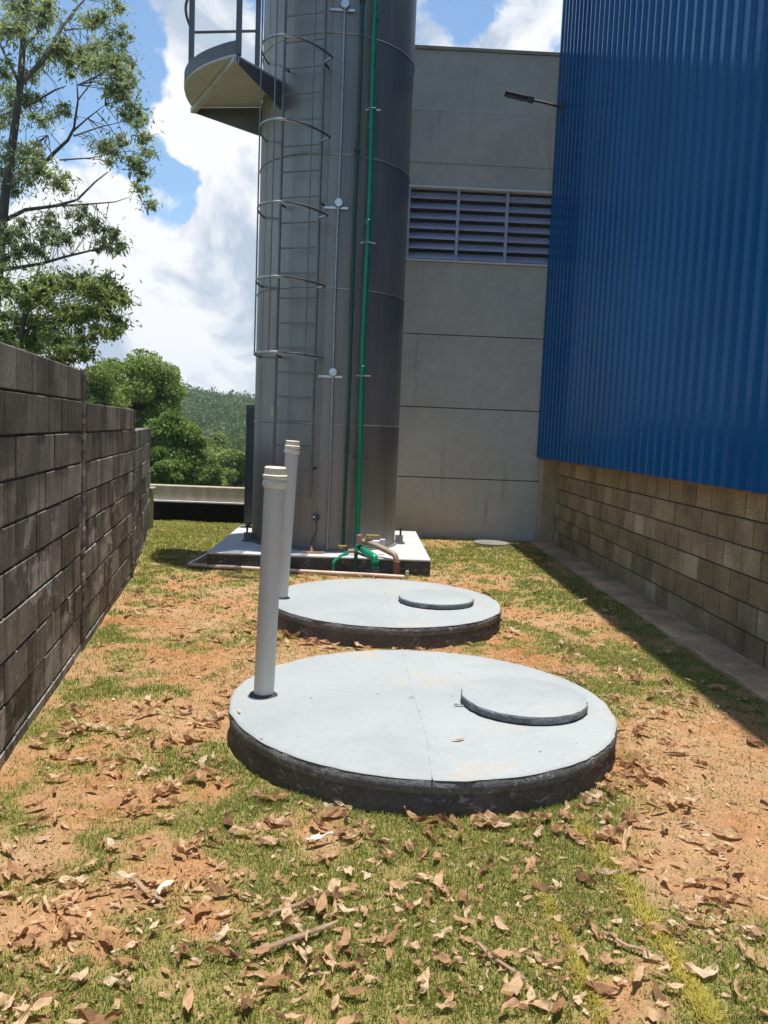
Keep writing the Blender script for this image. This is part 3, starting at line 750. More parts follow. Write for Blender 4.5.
def blades_mesh(name, bl, mat):
    b = np.array(bl); n = len(b)
    x, y, z, h, w, a, ln = b.T
    dx, dy = np.cos(a), np.sin(a)
    lx, ly = np.cos(a+1.57+rng.normal(0,.4,n)), np.sin(a+1.57+rng.normal(0,.4,n))
    V = np.zeros((n, 5, 3))
    for k, (f, ww) in enumerate(((0,1),(0,-1),(.55,-.8),(.55,.8),(1,0))):
        V[:,k,0] = x + dx*w*ww + lx*ln*h*f**1.6*.8; V[:,k,1] = y + dy*w*ww + ly*ln*h*f**1.6*.8; V[:,k,2] = z - .003 + h*f*(1-.35*ln*f)
    Q = np.arange(n)[:,None]*5
    F4 = np.concatenate([Q+np.array([[0,1,2,3]]), Q+np.array([[3,2,4,4]])], 0)
    me = bpy.data.meshes.new(name)
    tri = Q+np.array([[3,2,4]]); quad = Q+np.array([[0,1,2,3]])
    me.vertices.add(n*5); me.vertices.foreach_set('co', V.astype(np.float32).ravel())
    li = np.concatenate([quad.ravel(), tri.ravel()]).astype(np.int32)
    me.loops.add(len(li)); me.loops.foreach_set('vertex_index', li)
    ls = np.concatenate([np.arange(n)*4, n*4+np.arange(n)*3]).astype(np.int32)
    me.polygons.add(2*n); me.polygons.foreach_set('loop_start', ls); me.update(calc_edges=True)
    me.materials.append(mat); o = bpy.data.objects.new(name, me); COL.objects.link(o); return o
gm = leafy('grass_blade', (.125,.18,.032), (.32,.345,.095), .35)
gm2 = leafy('dry_grass_blade', (.33,.28,.11), (.50,.42,.20), .3)
tag(blades_mesh('grass', blades[0], gm), 'short patchy green grass over the yard', 'grass', None, 'stuff')
tag(blades_mesh('dry_grass', blades[1], gm2), 'dry straw coloured blades mixed through the green turf', 'grass', None, 'stuff')
gm3 = leafy('yellowed_blade', (.50,.43,.09), (.66,.56,.17), .3)
tag(blades_mesh('yellowed_grass', blades[2], gm3), 'two yellowed stripes in the grass at the right front', 'grass', None, 'stuff')

# ------------------------------------------------------------------ fallen leaves
def dry_mat():
    t = NT('dry_leaf'); oi = t.n('ShaderNodeObjectInfo'); geo = t.n('ShaderNodeNewGeometry')
    r = t.math('FRACT', t.math('ADD', oi.outputs['Random'], geo.outputs['Random Per Island']))
    c = t.ramp(r, [(0, (.20,.11,.06)), (.10, (.44,.25,.13)), (.5, (.66,.43,.25)), (.82, (.76,.56,.36)), (1, (.84,.70,.51))])
    co = t.coord(); n = t.noise(co, 45, 4); n2 = t.noise(co, 9, 3)
    c = t.mix(1.0, c, t.ramp(n, [(.3, (.75,.72,.7)), (.7, (1.12,1.12,1.1))]), 'MULTIPLY')
    c = t.mix(t.math('MULTIPLY', t.step(n2, .62, .74), .35), c, (.28,.16,.09))
    t.col(c); t.set(.75, 0, .25); t.bump(n, .5, .004)
    tr = t.n('ShaderNodeBsdfTranslucent'); t.l(c, tr.inputs[0]); mx = t.n('ShaderNodeMixShader'); mx.inputs[0].default_value = .38
    t.l(t.b.outputs[0], mx.inputs[1]); t.l(tr.outputs[0], mx.inputs[2]); t.l(mx.outputs[0], t.out.inputs[0])
    return t.m
M['dry'] = dry_mat()
def leaf_pts(L, W, bend, fold, twist, wave, skew):
    nu, nv = 10, 5; vs = []
    for i in range(nu):
        u = i/(nu-1); wd = W*(math.sin(math.pi*min(1,u*.94+.05))**.75)*(1-.25*u); th = bend*(u-.5)
        for j in range(nv):
            s = (j/(nv-1)-.5)*2; yy = s*wd; zz = abs(s)**1.4*fold*wd + wave*.012*math.sin(u*9+s*2.2+wave*5)
            zz += .75*wd*mnoise.noise(Vector((u*7+skew*9, s*1.6, W*90))) + .3*wd*mnoise.noise(Vector((u*17+skew*9, s*4, W*60)))
            yy += .25*wd*mnoise.noise(Vector((u*8+skew*5, s, 3+W*70)))
            x = math.sin(th)/max(abs(bend),.05)*L if abs(bend) > .05 else (u-.5)*L
            zb = (1-math.cos(th))/max(abs(bend),.05)*L*(1 if bend > 0 else -1) if abs(bend) > .05 else 0
            tw = twist*(u-.5); y2 = yy*math.cos(tw)-zz*math.sin(tw); z2 = yy*math.sin(tw)+zz*math.cos(tw)
            vs.append((x, y2+skew*L*(u-.5)**2, z2+zb))
    zs_ = sorted(v[2] for v in vs); zm = zs_[len(zs_)//6]
    vs = [(a,b,c-zm) for a,b,c in vs]
    fs = [(i*nv+j, i*nv+j+1, (i+1)*nv+j+1, (i+1)*nv+j) for i in range(nu-1) for j in range(nv-1)]
    return vs, fs
variants = []
for k in range(22):
    L = random.uniform(.07,.15); W = L*random.uniform(.07,.21)
    variants.append(leaf_pts(L, W, random.choice([-1,1,1])*random.uniform(.1,1.0), random.uniform(.02,.55), random.uniform(-1.6,1.6), random.uniform(.2,1), random.uniform(-.9,.9)))
lmesh = []
for k, (vs, fs) in enumerate(variants):
    me = bpy.data.meshes.new('fallen_leaf'); me.from_pydata(vs, [], fs); me.update(); me.materials.append(M['dry'])
    me.polygons.foreach_set('use_smooth', [True]*len(me.polygons)); lmesh.append(me)
clus = [(60,890),(30,915),(40,960),(15,985),(250,930),(300,905),(300,940),(420,880),(335,850),(230,850),(650,800),(610,820),(700,905),(600,850),(560,985),(500,945),(110,785),(640,745),(20,880),(160,610),
        (120,735),(90,725),(600,680),(330,830),(215,735),(215,710),(270,645),(265,640),(700,965),(590,975),(740,940),(270,985),(130,980),(180,900),(120,870),(520,840),(640,690),(560,650),(480,940),(350,990),(230,760),(735,870),(660,720),(625,760)]
cw = [onz(*c) for c in clus]
spots = []
def lb(x, y, mg=.02):
    return ((x-.335)**2+(y-4.17)**2 < (1.0+mg)**2 or (x-.245)**2+(y-6.69)**2 < (.935+mg)**2 or (PL[0]-.05<x<PL[1]+.05 and y>8.6) or x > 2.45 or x < wallx(y)+.06)
while len(spots) < 820:
    if random.random() < .62:
        c = random.choice(cw); s_ = .055+.03*c.y; x, y = random.gauss(c.x, s_), random.gauss(c.y, s_*1.25)
    else:
        y = 1.8 + 9.5*random.random()**1.9; x = random.uniform(-2.4, 2.4)
    if y < 1.7 or y > 11.5 or lb(x, y): continue
    spots.append((x, y))
for k in range(120):                                    # drifted against the lids
    a = random.uniform(0, 6.28); cxx, cyy, rr = random.choice([(.335,4.17,1.0),(.245,6.69,.935)])
    rr += .03 + abs(random.gauss(0,.07)); x, y = cxx+rr*math.cos(a), cyy+rr*math.sin(a)
    if not lb(x, y): spots.append((x, y))
spots.sort(key=lambda p: p[0]**2+p[1]**2)
vis = []
def inview(x, y):
    c = RM.T @ (np.array((x,y,0.0))-np.array((0,0,CAMH))); u = 384+F*c[0]/-c[2]; v = 512-F*c[1]/-c[2]
    return -10 < u < 778 and v < 1034
ind = [s for s in spots if inview(*s)][:285]; inds = set(ind)
def leaf_xf(x, y, sc=1.0):
    return Matrix.Translation((x, y, gh(x,y)+random.uniform(.012,.034))) @ Matrix.Rotation(random.uniform(0,6.28),4,'Z') @ Matrix.Rotation(random.gauss(0,.20),4,'X') @ Matrix.Rotation(random.gauss(0,.15),4,'Y') @ Matrix.Scale(sc,4)
proto = None
LLAB = 'dry tan curled leaf fallen on the patchy grass of the yard'
for (x, y) in ind:
    if proto is None:
        o = bpy.data.objects.new('fallen_leaf', lmesh[0]); proto = o
    else:
        o = proto.copy(); o.data = random.choice(lmesh)
    COL.objects.link(o); o.matrix_world = leaf_xf(x, y, random.choice([.35,.45,.55,.65,.75,.85])*random.uniform(.85,1.15)); tag(o, LLAB, 'leaf', 'dry leaves fallen on the grass')
m = MB()
for (x, y) in spots:
    if (x, y) in inds: continue
    vs, fs = random.choice(variants); X = leaf_xf(x, y, random.uniform(.6,1.15)); m.add([X @ Vector(v) for v in vs], fs)
for k in range(5200):                                   # small broken bits
    if random.random() < .6:
        c = random.choice(cw); s_ = .16+.04*c.y; x, y = random.gauss(c.x, s_), random.gauss(c.y, s_*1.25)
    else: y = 1.8 + 8*random.random()**1.5; x = random.uniform(-2.2, 2.4)
    if lb(x, y) or y < 1.7: continue
    a = random.uniform(0,6.28); L = .006+.022*random.random()**2; asp = random.uniform(.12,.55); z = gh(x,y)+random.uniform(.003,.014); dx, dy = math.cos(a), math.sin(a)
    vs = []
    for q in range(6):
        an = q*1.047+random.uniform(-.4,.4); rr = random.uniform(.55,1.15); p, w_ = L*rr*math.cos(an), L*asp*rr*math.sin(an)
        vs.append((x+dx*p-dy*w_, y+dy*p+dx*w_, z+random.uniform(-.003,.007)))
    m.add(vs, [(0,1,2,3),(0,3,4,5)])
tag(m.build('leaf_litter', M['dry']), 'scattered small and farther dry leaf litter across the yard', 'leaf litter', None, 'stuff')
m = MB()
for k in range(2600):
    y = 1.8 + 9*random.random()**1.6; x = random.uniform(-2.4, 2.45)
    if lb(x, y) or grassiness(x, y) > .62: continue
    r = random.uniform(.003,.006)*(1+.9*(random.random()<.12)); c = Vector((x, y, gh(x,y)+r*.25))
    vs = [c+Vector((random.uniform(.7,1.3)*r*a, random.uniform(.7,1.3)*r*b, random.uniform(.5,1)*r*d)) for a, b, d in ((1,0,0),(0,1,0),(-1,0,0),(0,-1,0),(0,0,1),(0,0,-1))]
    m.add(vs, [(0,1,4),(1,2,4),(2,3,4),(3,0,4),(1,0,5),(2,1,5),(3,2,5),(0,3,5)])
tag(m.build('soil_clods', mottled('orange_clod', (.50,.27,.13), .35, 30, .95, 0, 0)), 'small clods and pebbles strewn over the bare soil', 'soil clods', None, 'stuff')
# bark strips / sticks
M['stick'] = mottled('dry_bark_strip', (.30,.20,.13), .4, 18, .9, 0, .6, 90, None, (1,1,1))
def stick(p0, p1, r, label):
    a, b = onz(*p0), onz(*p1); pts = []
    for k in range(8):
        t = k/7; q = a.lerp(b, t); q.x += .02*mnoise.noise(Vector((t*4,a.x*9,0))); q.z = gh(q.x,q.y)+.014+.012*mnoise.noise(Vector((t*3,a.y*9,2)))+.01; pts.append(q)
    m = MB(); m.tube(pts, [r*(.5+.6*math.sin(math.pi*(.12+.8*k/7))) for k in range(8)], 7, True, .6); tag(m.build('bark_strip', M['stick'], None, True, loc=a), label, 'bark strip')
stick((255,962),(338,932), .010, 'long thick dry bark strip lying on the grass left of centre, the nearest of two')
stick((268,925),(325,900), .007, 'dry bark strip just beyond the longest strip on the grass')
stick((128,885),(165,910), .008, 'short dark bark strip near the bare patch at the left')
stick((470,945),(525,985), .006, 'thin pale stick curving over the grass right of centre')
stick((600,940),(650,962), .006, 'thin dry stick lying across the right yellow grass stripe')
# leaves lying on the lids
def lidleaf(u, v, z, k, rot, sc, label, mat=None):
    p = onz(u, v, z); me = lmesh[k].copy()
    if mat: me.materials.clear(); me.materials.append(mat)
    o = bpy.data.objects.new('fallen_leaf', me); COL.objects.link(o)
    o.matrix_world = Matrix.Translation(p+Vector((0,0,.006))) @ Matrix.Rotation(rot,4,'Z') @ Matrix.Diagonal((sc,sc*.8,sc*.35,1)); tag(o, label, 'leaf')
lidleaf(459,741,.172,5,.4,.75,'tan dry leaf lying on the middle of the front tank lid')
lidleaf(239,712,.172,3,1.9,.55,'small brown leaf at the left edge of the front tank lid')
lidleaf(411,698,.172,8,.1,.45,'small dark leaf beside the joint on the front tank lid', mottled('dark_leaf', (.07,.06,.05), .2, 30))
lidleaf(460,706,.172,11,-.1,.8,'grey dry leaf against the manhole cover on the front tank lid', mottled('grey_leaf', (.16,.15,.14), .25, 30))
lidleaf(320,838,.03,2,.5,.85,'pale bleached white leaf on the grass just below the front tank lid', mottled('bleached_leaf', (.78,.75,.68), .1, 30))
lidleaf(163,888,.03,7,1.2,.8,'bleached cream leaf on the bare patch at the left', mottled('cream_leaf', (.68,.60,.45), .1, 30))

# ------------------------------------------------------------------ trees
def foliage(name, clumps, mat, parent, per, ls, aspect, droop=.3, shell=.55):
    """clumps: (x,y,z,r,n scale) ; each a cloud of small folded leaves"""
    P = []; Dr = []; Ss = []
    for (c, r, k) in clumps:
        n = int(per*k)
        d = rng.normal(size=(n,3)); d /= np.linalg.norm(d,axis=1)[:,None]
        rad = r*(np.abs(rng.normal(size=n))*.52+.05) if shell < .3 else r*rng.random(n)**.4
        sc = np.array([1.0,1.0,.72]); p = np.array(c)+d*rad[:,None]*sc
        dirv = d*.6 + rng.normal(size=(n,3))*.7; dirv[:,2] -= droop; dirv /= np.linalg.norm(dirv,axis=1)[:,None]
        P.append(p); Dr.append(dirv); Ss.append(ls*rng.uniform(.6,1.25,n))
    P = np.concatenate(P); D = np.concatenate(Dr); Sz = np.concatenate(Ss)[:,None]; n = len(P)
    U = rng.normal(size=(n,3)); W = np.cross(D,U); W /= np.linalg.norm(W,axis=1)[:,None]; N = np.cross(W,D)
    V = np.stack([P-D*Sz*.5, P+W*Sz*aspect*.5+N*Sz*.08, P+D*Sz*.5, P-W*Sz*aspect*.5+N*Sz*.08], 1).reshape(-1,3)
    base = np.array([0.,0,0]); q = parent
    while q is not None: base = base+np.array(q.location); q = q.parent
    o = from_np(name, V-base, np.arange(n*4).reshape(n,4), mat); o.parent = parent
    return o
M['euc'] = leafy('grey_green_leaf', (.14,.175,.115), (.40,.435,.30), .5)
M['euc2'] = leafy('olive_leaf', (.13,.17,.07), (.34,.375,.18), .5)
M['mid1'] = leafy('mid_green_leaf', (.14,.20,.05), (.33,.385,.13), .35)
M['mid2'] = leafy('deep_green_leaf', (.10,.165,.038), (.26,.33,.095), .35)
M['mid3'] = leafy('light_green_leaf', (.14,.185,.05), (.32,.35,.12), .35)
# near eucalypt: limbs as polylines with real depth spread
TY = 14.0
def lim(pts, y0=TY, spread=0.0):
    out = []
    for k, (u, v) in enumerate(pts): out.append(at(u, v, y0 + spread*k/max(1,len(pts)-1)))
    return out
et = thing('eucalyptus_tree', 'tall slender grey green tree with open crown behind the dark block wall', 'tree', (-6.6, TY, terrain(-6.6,TY)))
b0 = Vector((-6.75, TY, terrain(-6.75,TY)-.2))
tr = [b0, at(-8,330,TY), at(0,250,TY), at(5,195,TY), at(13,140,TY), at(20,85,TY), at(24,30,TY), at(28,-40,TY), at(30,-130,TY), at(34,-230,TY)]
m = MB(); m.tube(tr, [.12,.10,.085,.075,.065,.055,.045,.035,.025,.01], 10); m.build('trunk', M['bark'], et, True)
LB = [([(20,85),(45,58),(60,30),(75,10),(95,-12)],1.2,.045), ([(33,103),(55,90),(66,86)],-.8,.022), ([(40,168),(55,152),(68,140),(74,128),(78,100),(77,85)],-1.2,.034),
      ([(72,132),(88,118),(105,105)],-.6,.018), ([(74,136),(100,127),(122,122)],.8,.016), ([(2,222),(25,210),(55,206),(77,200),(95,182),(108,172)],1.5,.038),
      ([(55,206),(90,204),(115,202),(130,197)],1.0,.018), ([(2,270),(40,264),(64,257),(97,249),(112,246)],-1.5,.032), ([(11,319),(44,315),(60,304),(85,298)],.6,.022),
      ([(13,140),(30,150),(48,135)],-1,.022), ([(20,85),(8,60),(0,45)],-.9,.03), ([(22,50),(40,30),(60,-5)],1.1,.025), ([(5,195),(25,170),(45,168)],.9,.035), ([(60,160),(90,158),(120,152)],.9,.015),
      ([(66,30),(85,28),(100,22)],.4,.014), ([(78,100),(95,78),(110,70)],.5,.014)]
m = MB()
for pts, sp, r in LB:
    q = lim(pts, TY, sp); m.tube(q, [r*(1-.75*k/(len(q)-1)) for k in range(len(q))], 7)
limb_mesh = m
CL = [(22,10,26),(45,15,14),(8,30,16),(95,20,13),(118,6,8),(120,34,10),(108,47,12),(50,55,13),(70,62,15),(88,58,14),(105,62,13),(118,72,12),(127,60,8),(62,48,10),(112,88,10),(122,95,12),(132,108,11),(139,123,9),(142,138,8),(150,153,7),(101,146,9),(114,153,11),(134,163,9),(142,173,8),
      (10,95,15),(25,103,12),(5,118,11),(42,120,10),(60,112,9),(28,152,11),(8,158,15),(10,180,17),(38,172,13),(58,183,11),(120,140,8),(95,66,10),(80,215,10),(95,225,9),(113,238,10),(104,245,9),(119,248,7),(48,222,12),(15,232,14),(30,248,15),(5,258,13),(66,240,8),(80,232,7),(55,236,9),
      (150,205,7),(140,190,7),(128,85,8),(30,75,9),(0,70,12)]
cl = []
for (u, v, r) in CL:
    yy = TY + random.uniform(-1.3,1.3); c = at(u, v, yy); cl.append((c, r/F*yy*1.95, 1.25*(r/11)**2))
    for q in range(3):
        a = random.uniform(0,6.28); rr = r*random.uniform(.6,1.25); y2 = yy+random.uniform(-.5,.5)
        cl.append((at(u+rr*math.cos(a), v+rr*math.sin(a)*.8, y2), r*.6/F*yy, .35*(r/11)**2))
for q in range(26):                                      # crown outside the frame
    c = Vector((-6.9-random.random()*2.4, TY+random.uniform(-1.6,1.6), random.uniform(4.2,10.5))); cl.append((c, random.uniform(.25,.45), 2.2))
foliage('crown', cl, M['euc'], et, 205, .10, .25, .6, .2)
def twigs(m, limbs, clumps, r):
    nodes = [q for L in limbs for q in L]
    for (c, rr, k) in clumps:
        c = Vector(c); best = min(nodes, key=lambda p: (p-c).length)
        if (best-c).length > .8 or (best-c).length < .03: continue
        md = best.lerp(c, .5)+Vector((random.gauss(0,.05),random.gauss(0,.05),.04)); e = c + (c-best)*.25
        m.tube([best, md, c, e], [r, r*.7, r*.45, r*.2], 4)
twigs(limb_mesh, [[a.lerp(b,t_/4) for a,b in zip(q[:-1],q[1:]) for t_ in range(5)] for q in [lim(p_,TY,s_) for p_,s_,r_ in LB]], cl, .007)
limb_mesh.build('limbs', M['bark'], et, True)
# second, lower tree in front
e2 = thing('slender_tree', 'lower bushy olive green tree just above the dark block wall at the left', 'tree', (-6.3,12.6,terrain(-6.3,12.6)))
T2 = 12.6
tr = [Vector((-6.0,T2,terrain(-6.0,T2)-.2)), at(15,370,T2), at(23,322,T2), at(33,286,T2), at(40,266,T2)]
m = MB(); m.tube(tr, [.07,.06,.045,.03,.012], 8); m.build('trunk', M['bark'], e2, True)
m = MB()
for pts, sp, r in [([(20,335),(45,318),(70,306),(95,300)],.8,.02),([(25,315),(45,300),(60,290)],-.8,.015),([(15,350),(0,335),(-20,325)],.5,.02),([(30,298),(60,280),(85,285)],.6,.013)]:
    q = lim(pts, T2, sp); m.tube(q, [r*(1-.75*k/(len(q)-1)) for k in range(len(q))], 6)
m.build('limbs', M['bark'], e2, True)
CL2 = [(48,282,13),(72,285,14),(92,288,13),(108,284,10),(115,296,9),(124,301,7),(118,322,9),(104,308,11),(88,312,12),(68,318,14),(45,325,14),(20,322,14),(60,342,13),(82,340,10),(25,300,13),(8,288,11),(100,330,8),(5,340,14),(35,345,14),(45,300,12),(110,333,7),(85,355,9),(60,360,12),(30,362,14),(5,365,14),(-15,320,18),(-20,350,18)]
cl = []
for (u, v, r) in CL2:
    yy = T2 + random.uniform(-1,1); c = at(u, v, yy); cl.append((c, r/F*yy*1.95, 1.25*(r/11)**2))
    for q in range(3):
        a = random.uniform(0,6.28); rr = r*random.uniform(.6,1.3)
        cl.append((at(u+rr*math.cos(a), v+rr*math.sin(a)*.8, yy+random.uniform(-.5,.5)), r*.5/F*yy, .35*(r/11)**2))
foliage('crown', cl, M['euc2'], e2, 330, .10, .28, .4, .2)

def broad_tree(name, label, u, vtop, y, wpx, hpx, mat, n=26, per=260, ls=.26, group=None, seed=1):
    rd = random.Random(seed)
    top = at(u, vtop, y); W = wpx/F*y/2; Hh = hpx/F*y; gz = terrain(top.x, y)
    t = thing(name, label, 'tree', (top.x, y, gz), group)
    ctr = Vector((top.x, y, top.z-Hh*.5)); cl = []; ends = []
    for k in range(n):
        while True:
            p = Vector((rd.uniform(-1,1), rd.uniform(-1,1), rd.uniform(-1,1)))
            if .45 < p.length < 1: break
        rr = rd.uniform(.22,.36)
        p = p*(1-rr*.75)
        c = ctr + Vector((p.x*W, p.y*W, p.z*Hh*.5)); cl.append((c, rr*(W+Hh*.5)*.5*1.05, 1.0)); ends.append(c)
    m = MB(); tk = [Vector((top.x+.2,y,gz-.3)), Vector((top.x+.1,y,(gz+ctr.z)/2)), ctr+Vector((0,0,-Hh*.1)), ctr+Vector((-.1,0,Hh*.25))]
    m.tube(tk, [W*.075,W*.06,W*.045,W*.02], 8); m.build('trunk', M['bark'], t, True)
    m = MB()
    for c in ends[:16]:
        s_ = tk[1].lerp(tk[2], rd.uniform(.3,1)); md = s_.lerp(c,.55)+Vector((0,0,-.06*W)); m.tube([s_, md, c], [W*.028,W*.018,W*.006], 5)
    m.build('limbs', M['bark'], t, True)
    foliage('crown', cl, mat, t, per, ls, .55, .15, .55)
    return t
G_ = 'trees in the valley beyond the low wall'
broad_tree('broad_tree', 'large round crowned green tree rising above the step of the block wall', 136, 334, 30, 98, 140, M['mid1'], 40, 900, .13, G_, 3)
broad_tree('broad_tree', 'pale green tree directly above the block wall, left of the round crowned tree', 98, 352, 27, 66, 130, M['mid3'], 28, 800, .12, G_, 4)
broad_tree('broad_tree', 'dark green bushy tree filling the gap above the low wall beside the block wall', 170, 398, 26, 66, 120, M['mid2'], 36, 900, .12, G_, 5)
broad_tree('broad_tree', 'lower rounded green tree right of the dark bushy one behind the low wall', 196, 432, 31, 56, 90, M['mid1'], 28, 800, .13, G_, 6)
broad_tree('broad_tree', 'light olive tree behind the low wall next to the dark cabinet', 234, 436, 48, 56, 90, M['mid3'], 28, 800, .19, G_, 8)
broad_tree('broad_tree', 'small dull green tree half hidden behind the far end of the block wall', 158, 440, 22, 60, 75, M['mid2'], 26, 800, .10, G_, 9)
broad_tree('broad_tree', 'hazy green tree behind the round crowned one, in front of the hill', 210, 420, 62, 60, 80, M['mid3'], 26, 700, .23, G_, 10)
# forest on the hill
def forest():
    P = []; D = []; Sz = []
    cnt = 0
    while cnt < 2100:
        az = random.uniform(-.95, .10); r = math.sqrt(random.uniform(50**2, 440**2))
        x, y = r*math.sin(az), r*math.cos(az)
        if y < 45 and x > -30: continue
        R0 = random.uniform(2.6,5.0); hh = R0*random.uniform(.8,1.3); z = terrain(x, y)+hh*.55
        n = int(min(1500, max(260, 120000/r))); cnt += 1
        d = rng.normal(size=(n,3)); d[:,2] = np.abs(d[:,2])*1.0-.25; d /= np.linalg.norm(d,axis=1)[:,None]
        lob = 1+.28*np.sin(d[:,0]*5+cnt)*np.sin(d[:,1]*5+cnt*2)
        p = np.array((x,y,z))+d*np.array((R0,R0,hh))*(lob*rng.uniform(.72,1.05,n))[:,None]
        P.append(p); D.append(d*.5+rng.normal(size=(n,3))*.6); Sz.append(np.full(n, 1.0)*math.sqrt(420.0/n)*R0*.15)
    P = np.concatenate(P); D = np.concatenate(D); D /= np.linalg.norm(D,axis=1)[:,None]; Sz = np.concatenate(Sz)[:,None]*rng.uniform(.7,1.4,(len(P),1)); n = len(P)
    U = rng.normal(size=(n,3)); W = np.cross(D,U); W /= np.linalg.norm(W,axis=1)[:,None]
    V = np.stack([P-D*Sz*.5, P+W*Sz*.4, P+D*Sz*.5, P-W*Sz*.4], 1).reshape(-1,3)
    return from_np('hill_forest', V, np.arange(n*4).reshape(n,4), M['forest'])
M['forest'] = leafy('forest_leaf', (.045,.085,.02), (.16,.21,.055), .3)
tag(forest(), 'dense green forest covering the valley and the far hill', 'forest', None, 'stuff')

# ------------------------------------------------------------------ light, sky
d_sun = Vector((-.04,-.02,-1)).normalized()
sun = bpy.data.lights.new('sun', 'SUN'); sun.energy = 4.6; sun.angle = R_(.53); sun.color = (1,.955,.88)
so = bpy.data.objects.new('sun', sun); COL.objects.link(so); so.rotation_euler = d_sun.to_track_quat('-Z','Y').to_euler(); so.location = (0,0,30)
W = bpy.data.worlds.new('World'); S.world = W; W.use_nodes = True; t = W.node_tree; t.nodes.clear()
def N(typ, **kw):
    nd = t.nodes.new(typ)
    for k, v in kw.items(): setattr(nd, k, v)
    return nd
def mth(op, a, b=None, clamp=False):
    nd = N('ShaderNodeMath', operation=op, use_clamp=clamp)
    for i, x in ((0,a),(1,b)):
        if x is None: continue
        if isinstance(x, (int,float)): nd.inputs[i].default_value = x
        else: t.links.new(x, nd.inputs[i])
    return nd.outputs[0]
def mr(x, a, b, c=0.0, d=1.0):
    nd = N('ShaderNodeMapRange', interpolation_type='SMOOTHSTEP'); t.links.new(x, nd.inputs[0])
    for i, v in ((1,a),(2,b),(3,c),(4,d)): nd.inputs[i].default_value = v
    return nd.outputs[0]
sky = N('ShaderNodeTexSky', sky_type='NISHITA', sun_disc=False); sky.sun_elevation = math.asin(-d_sun.z); sky.sun_rotation = math.atan2(.04,.02)
sky.air_density = 1.0; sky.dust_density = .6; sky.ozone_density = 1.0
tc = N('ShaderNodeTexCoord'); vec = tc.outputs['Generated']
sep = N('ShaderNodeSeparateXYZ'); t.links.new(vec, sep.inputs[0])
wn = N('ShaderNodeTexNoise'); t.links.new(vec, wn.inputs['Vector']); wn.inputs['Scale'].default_value = 9; wn.inputs['Detail'].default_value = 8; wn.inputs['Roughness'].default_value = .62
w1 = N('ShaderNodeVectorMath', operation='SUBTRACT'); t.links.new(wn.outputs['Color'], w1.inputs[0]); w1.inputs[1].default_value = (.5,.5,.5)
w2 = N('ShaderNodeVectorMath', operation='SCALE'); t.links.new(w1.outputs[0], w2.inputs[0]); w2.inputs['Scale'].default_value = .13
w3 = N('ShaderNodeVectorMath', operation='ADD'); t.links.new(vec, w3.inputs[0]); t.links.new(w2.outputs[0], w3.inputs[1])
w4 = N('ShaderNodeVectorMath', operation='NORMALIZE'); t.links.new(w3.outputs[0], w4.inputs[0])
n1 = N('ShaderNodeTexNoise'); t.links.new(vec, n1.inputs['Vector']); n1.inputs['Scale'].default_value = 4.2; n1.inputs['Detail'].default_value = 11; n1.inputs['Roughness'].default_value = .58; n1.inputs['Distortion'].default_value = .25
acc = mth('ADD', mth('MULTIPLY', n1.outputs[0], 1.9), -.33)
lobes = [((160,195),2.4,-.55),((150,238),1.7,-.42),((170,160),1.6,-.35),((60,75),5.5,-.40),((128,40),3.2,-.45),((20,60),5,-.2),((478,8),2.2,-.42),((440,25),1.4,-.15),((95,190),3.5,.30),((70,130),3.0,.22),
         ((215,110),4.5,.42),((235,200),5,.40),((190,310),6,.40),((120,300),5,.3),((540,15),3,.35),((420,10),2,.25),((200,370),7,.3),((185,20),3,.35)]
for (uv, rad, w) in lobes:
    dv = ray(*uv); dt = N('ShaderNodeVectorMath', operation='DOT_PRODUCT'); t.links.new(w4.outputs[0], dt.inputs[0]); dt.inputs[1].default_value = tuple(dv)
    acc = mth('ADD', acc, mr(dt.outputs['Value'], math.cos(R_(rad*1.5)), 1.0, 0.0, w))
acc = mth('ADD', acc, mr(sep.outputs['Z'], .75, .25, -.25, 0.0))
acc = mth('ADD', acc, mr(sep.outputs['Y'], .0, -.6, 0.0, -.30))
n3 = N('ShaderNodeTexNoise'); t.links.new(vec, n3.inputs['Vector']); n3.inputs['Scale'].default_value = 13; n3.inputs['Detail'].default_value = 9; n3.inputs['Roughness'].default_value = .6
acc = mth('ADD', acc, mth('MULTIPLY', mth('SUBTRACT', n3.outputs[0], .5), 1.1))
mask = mr(acc, .47, .72)
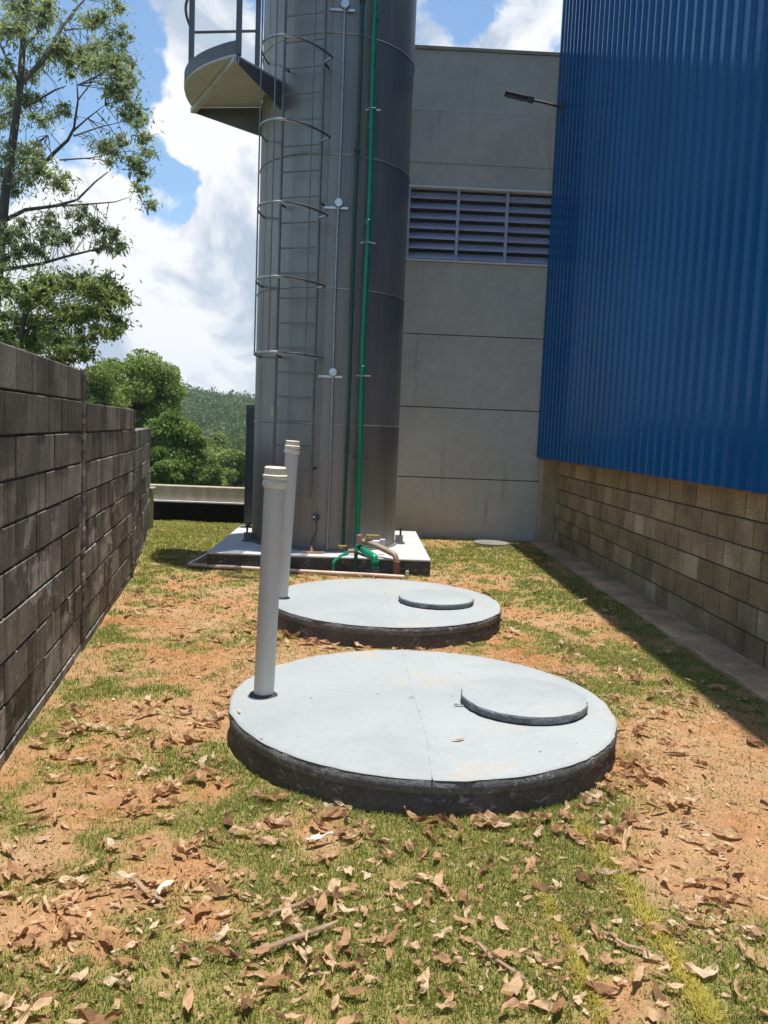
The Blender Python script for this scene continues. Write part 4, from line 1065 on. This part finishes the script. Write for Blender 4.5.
n2 = N('ShaderNodeTexNoise'); mp = N('ShaderNodeMapping'); mp.inputs['Location'].default_value = (.03,0,.09); t.links.new(vec, mp.inputs[0]); t.links.new(mp.outputs[0], n2.inputs['Vector']); n2.inputs['Scale'].default_value = 8; n2.inputs['Roughness'].default_value = .58; n2.inputs['Distortion'].default_value = .5; n2.inputs['Detail'].default_value = 8
cr = N('ShaderNodeValToRGB'); t.links.new(n2.outputs[0], cr.inputs[0]); e = cr.color_ramp.elements
e[0].position = .42; e[0].color = (4.6,5.4,6.6,1); e[1].position = .55; e[1].color = (8.9,9.0,9.2,1)
SKYG = 1.45
sm = N('ShaderNodeMix', data_type='RGBA', blend_type='MULTIPLY'); sm.inputs[0].default_value = 1; t.links.new(sky.outputs[0], sm.inputs[6]); sm.inputs[7].default_value = (SKYG*.95,SKYG*1.08,SKYG*1.12,1)
mx = N('ShaderNodeMix', data_type='RGBA'); t.links.new(mask, mx.inputs[0]); t.links.new(sm.outputs[2], mx.inputs[6]); t.links.new(cr.outputs[0], mx.inputs[7])
bg = N('ShaderNodeBackground'); bg.inputs['Strength'].default_value = .086; t.links.new(mx.outputs[2], bg.inputs[0])
wo = N('ShaderNodeOutputWorld'); t.links.new(bg.outputs[0], wo.inputs[0])

hz = MB(); hz.box((-900,-700,-30), (900,900,60)); hzo = hz.build('haze', None); tag(hzo, 'thin pale air between the yard and the far hill', 'haze', None, 'stuff')
hm = bpy.data.materials.new('haze_air'); hm.use_nodes = True; hn = hm.node_tree; hn.nodes.clear()
pv = hn.nodes.new('ShaderNodeVolumePrincipled'); pv.inputs['Color'].default_value = (.80,.90,1.0,1); pv.inputs['Density'].default_value = HAZE; pv.inputs['Anisotropy'].default_value = .2
ho = hn.nodes.new('ShaderNodeOutputMaterial'); hn.links.new(pv.outputs[0], ho.inputs['Volume']); hzo.data.materials.append(hm)
# ------------------------------------------------------------------ render settings
S.render.engine = 'CYCLES'
S.view_settings.view_transform = 'Standard'; S.view_settings.look = 'None'; S.view_settings.exposure = 0.42; S.view_settings.gamma = 1.0
S.view_settings.use_curve_mapping = False
